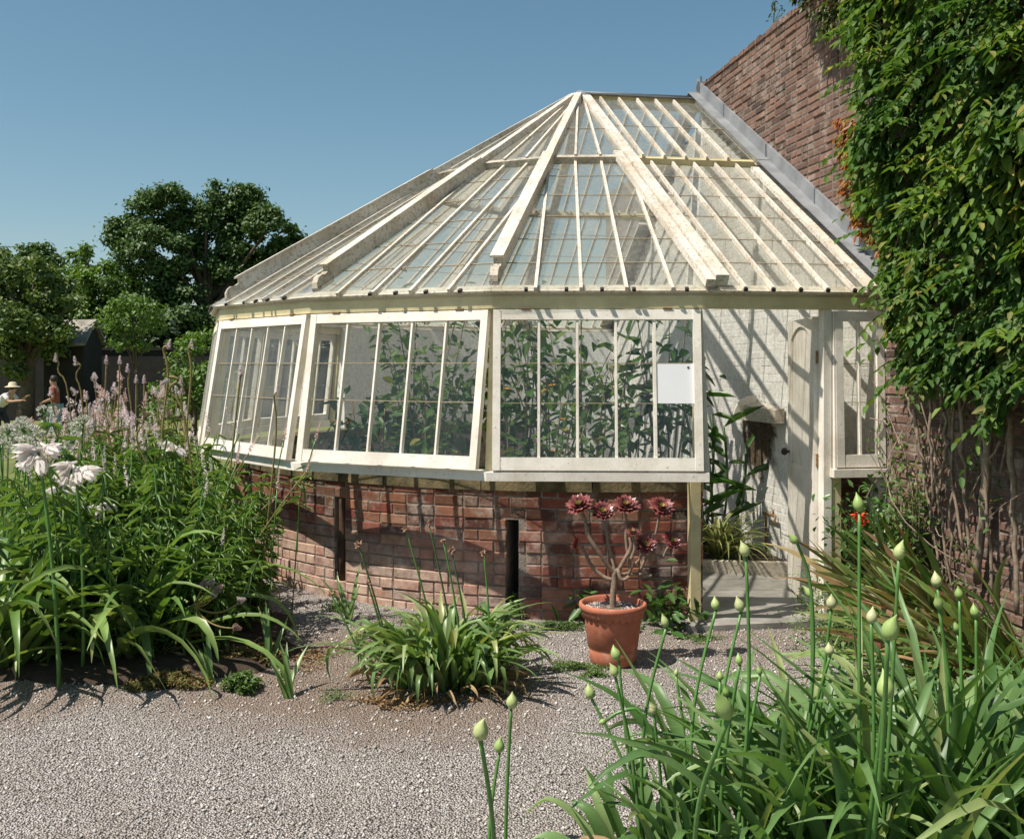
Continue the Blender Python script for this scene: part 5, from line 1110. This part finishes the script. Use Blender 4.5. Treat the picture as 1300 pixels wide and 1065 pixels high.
b = onground(742, 792); shrub('broad_leaf_plant', 'dark broad leaved plant at the wall foot left of the pot', (b.x, b.y + .06, 0), .22, .13, 8, 45, M['broad'], .11, 77, stem_m=M['stalk_d'], sr=.004, asp=.4)
def mat_plant(name, label, cx, cy, rx, ry, n, mt, sz, h, seed, cat='weeds', kind=None):
    rg = np.random.default_rng(seed); c = onground(cx, cy); root = thing(name, c, label, cat); s_ = c.y / FP; a = rg.random(n) * 6.28; r_ = rg.random(n) ** .5 * (.75 + .35 * np.sin(a * 3 + seed))
    Yv = c.y + r_ * np.sin(a) * ry * s_ * (c.y / CZ); P = np.stack([c.x + r_ * np.cos(a) * rx * s_, Yv, .006 + h * rg.random(n) * (1 - r_ * .6).clip(.2)], 1)
    V, F = leaves(P, rdir(n, rg) * [1, 1, .5] + [0, 0, .2], rdir(n, rg) * .4 + [0, 0, 1], sz * rg.uniform(.5, 1.3, n), sz * .45 * rg.uniform(.6, 1.2, n)); mkobj('foliage', V, F, mt, root); return root
mat_plant('ground_weed', 'flat patch of small green weeds in the gravel left of the pot', 728, 848, 42, 7, 1300, M['weed'], .014, .02, 90)
mat_plant('ground_weed', 'smaller green weed patch against the left foot of the pot', 755, 858, 20, 5, 500, M['weed'], .016, .025, 91)
mat_plant('ground_weed', 'strip of tiny weeds along the brick base left of the pot', 705, 799, 50, 3, 1300, M['weed'], .016, .05, 92)
mat_plant('ground_weed', 'weeds at the foot of the old post', 432, 775, 24, 5, 700, M['weed'], .02, .06, 93)
mat_plant('ground_weed', 'leafy weeds at the brick base right of the gravel clump', 655, 782, 26, 5, 900, M['weed'], .024, .16, 94)
mat_plant('ground_weed', 'sparse weeds in the gravel by the door post', 890, 812, 30, 6, 500, M['weed'], .016, .02, 95)
mat_plant('ground_weed', 'faint thin weeds in the gravel left of the gravel clump', 425, 885, 26, 10, 220, M['weed'], .014, .012, 96)
mat_plant('sedum_mat', 'reddish brown sedum mat at the front edge of the flower bed', 215, 868, 55, 14, 2600, M['sedum'], .022, .05, 97, 'sedum')
mat_plant('sedum_mat', 'brownish green sedum at the right end of the flower bed', 325, 838, 45, 13, 2000, M['sedum'], .024, .09, 98, 'sedum')
mat_plant('leafy_tuft', 'fresh green tuft at the front right corner of the flower bed', 308, 876, 26, 7, 700, M['weed'], .034, .09, 99, 'plant')
mat_plant('leaf_litter', 'brown leaf litter between the flower bed and the brick base', 395, 835, 45, 18, 900, M['strap_dead'], .016, .012, 100, 'leaf litter')
mat_plant('leaf_litter', 'brown leaf litter under the gravel clump', 520, 893, 85, 9, 900, M['strap_dead'], .02, .014, 101, 'leaf litter')

# ---- the flower bed on the left
def iris(label, x, y, k, Lr, az, seed):
    b = onground(x, y); rg = np.random.default_rng(seed); root = thing('iris', b, label, 'plant', 'small irises along the bed edge'); P = np.array(b) + rg.normal(0, .012, (k, 3)) * [1, 1, 0]; V, F = straps(P, az + rg.normal(0, .5, k), rg.uniform(.7, 1.4, k), rg.uniform(*Lr, k), .028, rg.uniform(.1, .7, k), 8, rg=rg); mkobj('leaves', V, F, M['strap'], root)
iris('short fan of sword leaves at the front of the bed beside the sedum', 268, 868, 6, (.18, .3), 2.6, 120)
iris('single drooping sword leaf tuft at the right end of the bed', 368, 886, 5, (.2, .32), 2.5, 121)
iris('sword leaves standing against the dark brick near the old post', 445, 790, 5, (.25, .4), 1.9, 122)
iris('upright sword leaves at the right end of the flower bed', 342, 842, 7, (.22, .36), 1.4, 123)
# big yellow-green lily leaves at the front left
LY = [('large clump of long arching yellow green lily leaves at the left edge', 70, 812, 130, 130, .26), ('lily leaves drooping to the gravel at the lower left corner', -10, 850, 60, 131, .2), ('lily leaves hanging over the front edge of the bed', 165, 835, 46, 132, .18)]
for lb, x, y, k, sd_, sp in LY:
    b = onground(x, y); b.z = .02; clump('lily_clump', lb, b, k, (.75, 1.2), (.04, .07), sp, M['strap_y'], sd_, dead=6, er=(.6, 1.45), dr=(1.2, 2.5), kink=.4)
for i, (x, y) in enumerate(((-3.7, 6.6), (-4.1, 7.4), (-3.9, 5.9), (-4.3, 8.4))):
    clump('lily_clump', ['dark leafy clump behind the long lily leaves at the left edge', 'low leafy clump by the lawn beyond the left edge', 'leafy clump at the near left corner of the bed', 'low leafy clump at the back left of the bed by the lawn'][i], Vector((x, y, .04)), 55, (.4, .7), (.025, .04), .22, M['strap'], 170 + i, dead=3, er=(.8, 1.5), dr=(.8, 2.2), kink=.4)
def lily_flower(root, c, dr_, s_, seed):
    rg = np.random.default_rng(seed); d = Vector(dr_).normalized(); x = d.cross(Vector((.1, .2, 1))).normalized(); y = d.cross(x)
    P = []; D = []; U = []
    for i in range(6):
        a = i * 1.047; o = x * math.cos(a) + y * math.sin(a); P.append(c + d * s_ * .42 + o * .010); D.append(d * .95 + o * .38); U.append(o * -.9 + d * .3)
    V1, F1 = leaves(P, D, U, s_ * rg.uniform(.75, .95, 6), s_ * .36, .1, -.28)
    tb = MB().tube([c, c + d * s_ * .3, c + d * s_ * .5], [.006, .009, .022], 6, False); 
    o = mkobj('flower', V1, F1, M['petal'], root); tb.build('flower_tube', M['petal'], o)
for i, (lb, tx, ty, bx, n, s_) in enumerate((('white trumpet lily with a full drooping head of flowers at the left edge', 48, 570, 75, 9, .12), ('white trumpet lily with paler wilted flowers behind the first', 95, 592, 105, 7, .11), ('white lily with one closed hanging bloom low in the leaves', 82, 620, 100, 2, .10), ('white lily half hidden among the leaves right of the other lilies', 128, 640, 130, 4, .09), ('white lily flower beside the corner of the sill', 222, 565, 230, 3, .09))):
    Y_ = 4.9 + .25 * i; tip = at(tx, ty, Y_); bs = at(bx, HY, Y_); bs.z = .02; rg = np.random.default_rng(140 + i); root = thing('white_lily', bs, lb, 'flower', 'white lilies in the flower bed')
    stalk(root, bs, tip, .011, M['stalk'], (.02, 0, 0))
    for k in range(n):
        a = 6.28 * k / n + rg.normal(0, .3); lily_flower(root, tip + Vector(rg.normal(0, .012, 3)), (math.cos(a) * .9 - .1, math.sin(a) * .8 - .1, rg.uniform(-1.1, .1)), s_ * .88, 150 + 10 * i + k)
# whorled-leaf spires: four built plants, then copies
def whorl_plant(H, seed, spike):
    rg = np.random.default_rng(seed); root = thing('spire_plant', (0, 0, 0), 'green spire plant with whorls of narrow leaves in the left flower bed', 'plant', 'whorled spire plants massed in the left flower bed')
    mb = MB(); P = []; D = []; U = []; LL = []; tipz = []
    for s_ in range(4):
        e = Vector((rg.normal(0, .2), rg.normal(0, .2), H * rg.uniform(.6, 1.08))); c = curve((rg.normal(0, .03), rg.normal(0, .03), 0), e, (rg.normal(0, .04), rg.normal(0, .04), 0), 14); mb.tube(c, .0045, 5)
        tipz.append(e)
        for i in range(2, 15):
            if rg.random() < .35: continue
            n = rg.integers(5, 9)
            for j in range(n):
                a = 6.283 * j / n + i + rg.normal(0, .45); P.append(c[i]); D.append((math.cos(a), math.sin(a), rg.uniform(-.5, .6))); U.append((0, 0, 1)); LL.append(.17 * rg.uniform(.55, 1.25) * (1 - .45 * max(0, i - 8) / 6))
    mb.build('stem', M['stalk'], root); V, F = leaves(P, D, U, np.array(LL), np.array(LL) * .15, .15, .5); mkobj('leaves', V, F, M['whorl'], root)
    for e in tipz[:spike]: floret(root, e, Vector((rg.normal(0, .25), 0, 1)), rg.uniform(.12, .2), .014, M['lilac'], rg)
    return root
def floret(root, p, d, ln, r_, m_, rg, name='flower_spike', n=70):
    d = Vector(d).normalized(); x = d.cross(Vector((0, 1, .1))).normalized(); y = d.cross(x); t_ = rg.random(n); a = rg.random(n) * 6.28; rr = r_ * (1 - .75 * t_)
    o = np.outer(np.cos(a), np.array(x)) + np.outer(np.sin(a), np.array(y)); P = np.array(p) + np.outer(t_ * ln, np.array(d)) + o * (rr * .3)[:, None]
    V, F = leaves(P, o + np.array(d) * .5, np.tile(np.array(d), (n, 1)), rr * 1.3 + .003, .007, .2, 0); return mkobj(name, V, F, m_, root)
protos = [whorl_plant(1.05, 500, 1), whorl_plant(1.15, 501, 0), whorl_plant(.95, 502, 2), whorl_plant(.8, 503, 0)]
rg = np.random.default_rng(520); spots = []
while len(spots) < 52:
    Y_ = rg.uniform(5.35, 7.6); x = rg.uniform(70, 345); p = at(x, HY, Y_)
    if p.x > -1.25 - .02 * Y_ or (A - p).length < 3.45 + 0 and False: continue
    q = Vector((p.x - A.x, p.y - A.y)); 
    if q.length < 3.55: continue
    if x > 300 and Y_ < 5.8: continue
    if any((p.x - s_[0]) ** 2 + (p.y - s_[1]) ** 2 < .015 for s_ in spots): continue
    lim = 1.25 if x < 250 else 1.05; spots.append((p.x, p.y, Y_, x))
for i, (x, y, Y_, xp) in enumerate(spots):
    o = protos[i] if i < 4 else copy_tree(protos[i % 4]); o.location = (x, y, .02); s_ = rg.uniform(.85, 1.12) * (1.0 if xp < 260 else .82) * (.92 if Y_ < 5.8 else 1); o.scale = (s_, s_, s_); o.rotation_euler = (rg.normal(0, .05), rg.normal(0, .05), rg.random() * 6.28)
# lilac and buff flower spikes behind
def spike_plant(seed, mats, H):
    rg = np.random.default_rng(seed); root = thing('lilac_spike_plant', (0, 0, 0), 'bushy plant topped with lilac and buff flower spikes at the back of the left bed', 'flower', 'lilac spiked flowers at the back of the left bed'); mb = MB(); P = []
    for s_ in range(8):
        e = Vector((rg.normal(0, .13), rg.normal(0, .13), H * rg.uniform(.72, 1.02))); c = curve((0, 0, 0), e, (rg.normal(0, .05), 0, 0), 10); mb.tube(c, .004, 5); P += [np.array(q) for q in c[2:9] for _ in range(7)]
        floret(root, e - Vector((0, 0, .02)), Vector((rg.normal(0, .3), rg.normal(0, .2), 1)), rg.uniform(.07, .16), rg.uniform(.018, .03), mats[s_ % len(mats)], rg, n=80)
    mb.build('stem', M['poker'], root); P = np.array(P); k = len(P); V, F = leaves(P, rdir(k, rg) * [1, 1, .4] + [0, 0, .1], rdir(k, rg) * .3 + [0, 0, 1], rg.uniform(.07, .15, k), .016, .15, .3); mkobj('leaves', V, F, M['whorl'], root); return root
pr2 = [spike_plant(540, (M['pink'], M['lilac'], M['pink']), 1.32), spike_plant(541, (M['lilac'], M['whiteflor']), 1.25), spike_plant(542, (M['pink'], M['lilac']), 1.4)]
rg = np.random.default_rng(545); k = 0; sp2 = []
while len(sp2) < 25:
    Y_ = rg.uniform(6.9, 10.0); x = rg.uniform(75, 262); p = at(x, HY, Y_); q = Vector((p.x - A.x, p.y - A.y))
    if q.length < 3.75: continue
    sp2.append((p.x, p.y))
for i, (x, y) in enumerate(sp2):
    o = pr2[i] if i < 3 else copy_tree(pr2[i % 3]); o.location = (x, y, .0); s_ = rg.uniform(.88, 1.06) * (.97 if y < 8 else 1.0) * (.84 if 650 + FP * x / y < 118 else 1); o.scale = (s_, s_, s_); o.rotation_euler = (0, 0, rg.random() * 6.28)
def umbel_plant(seed):
    rg = np.random.default_rng(seed); root = thing('pale_agapanthus', (0, 0, 0), 'pale round headed agapanthus at the far left of the bed', 'flower', 'pale round headed agapanthus at the far left of the bed'); H = 1.18; e = Vector((rg.normal(0, .03), 0, H)); MB().tube(curve((0, 0, 0), e, (.02, 0, 0)), .006, 6).build('stalk', M['stalk'], root)
    k = 60; D = unit(rdir(k, rg) + [0, 0, .35]); mbp = MB()
    for d in D: mbp.tube([e, e + Vector(d) * .055], .0012, 3)
    u = mbp.build('umbel', M['stalk'], root); V, F = leaves(np.array(e) + np.repeat(D, 4, 0) * .052, np.repeat(D, 4, 0) + rdir(4 * k, rg) * .6, rdir(4 * k, rg), .028, .009, .1, 0); mkobj('florets', V, F, M['whiteflor'], u)
    k = 10; V, F = straps(rg.normal(0, .02, (k, 3)) * [1, 1, 0], rg.random(k) * 6.28, rg.uniform(.9, 1.4, k), rg.uniform(.5, .7, k), .03, rg.uniform(.8, 2, k), 8, rg=rg); mkobj('leaves', V, F, M['strap'], root); return root
pr3 = [umbel_plant(560), umbel_plant(561)]; rg = np.random.default_rng(563)
for i in range(17):
    Y_ = rg.uniform(5.9, 8.2); p = at(rg.uniform(-60, 95), HY, Y_); o = pr3[i] if i < 2 else copy_tree(pr3[i % 2]); s_ = rg.uniform(.88, 1.06); o.location = (p.x, p.y, 0); o.scale = (s_,) * 3; o.rotation_euler = (rg.normal(0, .06), rg.normal(0, .06), rg.random() * 6)
# tall bare poker stems with drooping tips
PK = [(71, 457, 88, 510, -.02, 7.4), (97, 461, 105, 520, -.03, 7.2), (135, 460, 132, 540, .0, 7.6), (152, 460, 150, 540, .0, 7.8), (162, 470, 168, 540, -.01, 7.8), (173, 484, 172, 560, 0, 8.0), (183, 484, 182, 560, 0, 8.1), (213, 440, 205, 560, .03, 7.0), (243, 440, 236, 560, .02, 7.0), (215, 478, 236, 540, -.06, 6.6), (230, 485, 236, 560, -.02, 7.3), (172, 532, 195, 620, -.05, 6.0), (305, 475, 290, 620, 0, 7.0 - .9), (352, 500, 340, 660, .02, 6.0), (64, 500, 75, 560, 0, 7.4), (110, 505, 112, 560, 0, 7.6)]
pk_l = ['buff spike stem at the far left above the walking person', 'thin buff stem with a hooked lilac tip second from the left', 'straight buff stem in front of the dark wall, third from the left', 'straight buff stem with a lilac tip, fourth from the left', 'short buff stem behind the flower mass, fifth from the left', 'short pale tipped stem left of the hooked stem', 'shortest pale tipped stem next to its neighbour', 'tall thick buff stem with lilac tip, left one of the tall pair', 'tall thick buff stem with lilac tip, right one of the tall pair', 'stem with a swan neck hook beside the tall pair', 'thin stem right of the swan neck stem', 'dark stem leaning left with a lilac bud in the middle of the bed', 'bare stem rising in front of the leftmost window', 'bare leaning stem in front of the second window', 'low stem at the left among pale round heads', 'low stem left of the flower mass']
for i, (x, y, bx, by, bd, Y_) in enumerate(PK):
    tip = at(x, y, Y_); bs = at(bx + (bx - x) * 1.2, HY, Y_); bs.z = .02; rg = np.random.default_rng(600 + i); root = thing('poker_stem', bs, pk_l[i], 'flower', 'tall spike stems in the left bed')
    mid = at(bx, by, Y_); pts = [bs, mid, mid.lerp(tip, .7) + Vector((bd * .5, 0, 0)), tip + Vector((-bd, 0, -.02)), tip]
    hook = abs(bd) > .025
    mb = MB(); out = []
    for ii in range(17):
        t_ = ii / 16 * (len(pts) - 1); kk = min(int(t_), len(pts) - 2); f = t_ - kk; p0, p1, p2, p3 = pts[max(kk - 1, 0)], pts[kk], pts[kk + 1], pts[min(kk + 2, len(pts) - 1)]
        out.append(.5 * ((2 * p1) + (p2 - p0) * f + (2 * p0 - 5 * p1 + 4 * p2 - p3) * f * f + (3 * p1 - p0 - 3 * p2 + p3) * f ** 3))
    rad = .0085 if 7 <= i <= 9 else .006
    mb.tube(out, [.004 + (rad - .004) * min(1, (ii / 8)) for ii in range(17)], 7); s0_ = mb.build('stem', M['poker'], root, True)
    floret(s0_, tip - Vector((0, 0, .02)), Vector((bd * (8 if hook else 1), 0, (-.3 if i == 9 else 1))), .07, .015, M['lilac'], rg, 'tip_flower', 110)
# curling pink bottlebrush spikes drooping over the gravel
b = onground(235, 842); b.z = .02; root = thing('curling_spike_plant', b, 'low plant with curling pink tipped flower tails drooping over the gravel', 'flower'); c0_ = at(246, 768, b.y - .05)
stalk(root, b, c0_, .007, M['stalk'], (-.03, 0, .05)); rg = np.random.default_rng(640); k = 26; a = rg.random(k) * 6.28; V, F = leaves(np.tile(np.array(c0_), (k, 1)), np.stack([np.cos(a) * .8 - .3, np.sin(a) * .5, -.6 * np.ones(k)], 1), np.tile([0, 0, 1.], (k, 1)), rg.uniform(.12, .22, k), .016, .1, .3); mkobj('leaves', V, F, M['whorl'], root)
for i, (ex, ey, bx_, bz_) in enumerate(((305, 763, .0, -.05), (299, 797, -.02, -.035), (268, 742, 0, -.02), (278, 748, .0, -.035), (272, 755, 0, -.01), (259, 742, 0, 0))):
    e = at(ex, ey, b.y - .1); s_ = stalk(root, c0_, e, .006, M['poker'], (bx_, 0, bz_), name='flower_tail'); floret(s_, e - (e - c0_).normalized() * .02, (e - c0_) + Vector((0, 0, .05)), .05, .016, M['pink'] if i % 2 else M['lilac'], rg, 'tip_flower', 120)
# feathery spike stems leaning across the windows
FS = [((262, 705), (300, 590)), ((318, 700), (388, 600)), ((340, 790), (352, 620)), ((280, 640), (316, 575)), ((335, 690), (360, 560)), ((300, 690), (340, 640)), ((380, 640), (400, 560))]
for i, ((x0, y0), (x1, y1)) in enumerate(FS):
    Y_ = 5.9 + .04 * i; a, b_ = at(x0, y0, Y_), at(x1, y1, Y_); g_ = a + (a - b_).normalized() * .2; g_.z = .02; rg = np.random.default_rng(660 + i); root = thing('feathery_spike', Vector((g_.x, Y_, .02)), ['feathery stem rising left of the leftmost slot in the brick', 'longest feathery stem leaning right across the sill', 'upright feathery stem in front of the brick base', 'short feathery stem below the leftmost window', 'feathery stem touching the leftmost window', 'drooping feathery stem in front of the sill', 'feathery stem nearest the second window'][i], 'flower', 'feathery stems leaning over the sill')
    mb = MB(); pts = [Vector((g_.x, Y_, .02)), a, b_]; mb.tube(curve(pts[0], a, (0, 0, 0), 4)[:-1] + curve(a, b_, (0, 0, .02), 6), .0042, 6); s_ = mb.build('stem', M['poker'] if i % 2 else M['stalk'], root, True)
    floret(s_, b_, (b_ - a) + Vector((rg.normal(0, .1), 0, 0)), .12, .012, M['pink'], rg, n=90)
    P = [a.lerp(b_, t_) for t_ in (0, .1, .2, .3, .45, .6) for _ in range(4)]; k = len(P); V, F = leaves(P, rdir(k, rg) * [1, 1, .5] + [0, 0, .3], np.tile([0, 0, 1.], (k, 1)), rg.uniform(.06, .12, k), .012, .1, .3); mkobj('leaves', V, F, M['whorl'], root)
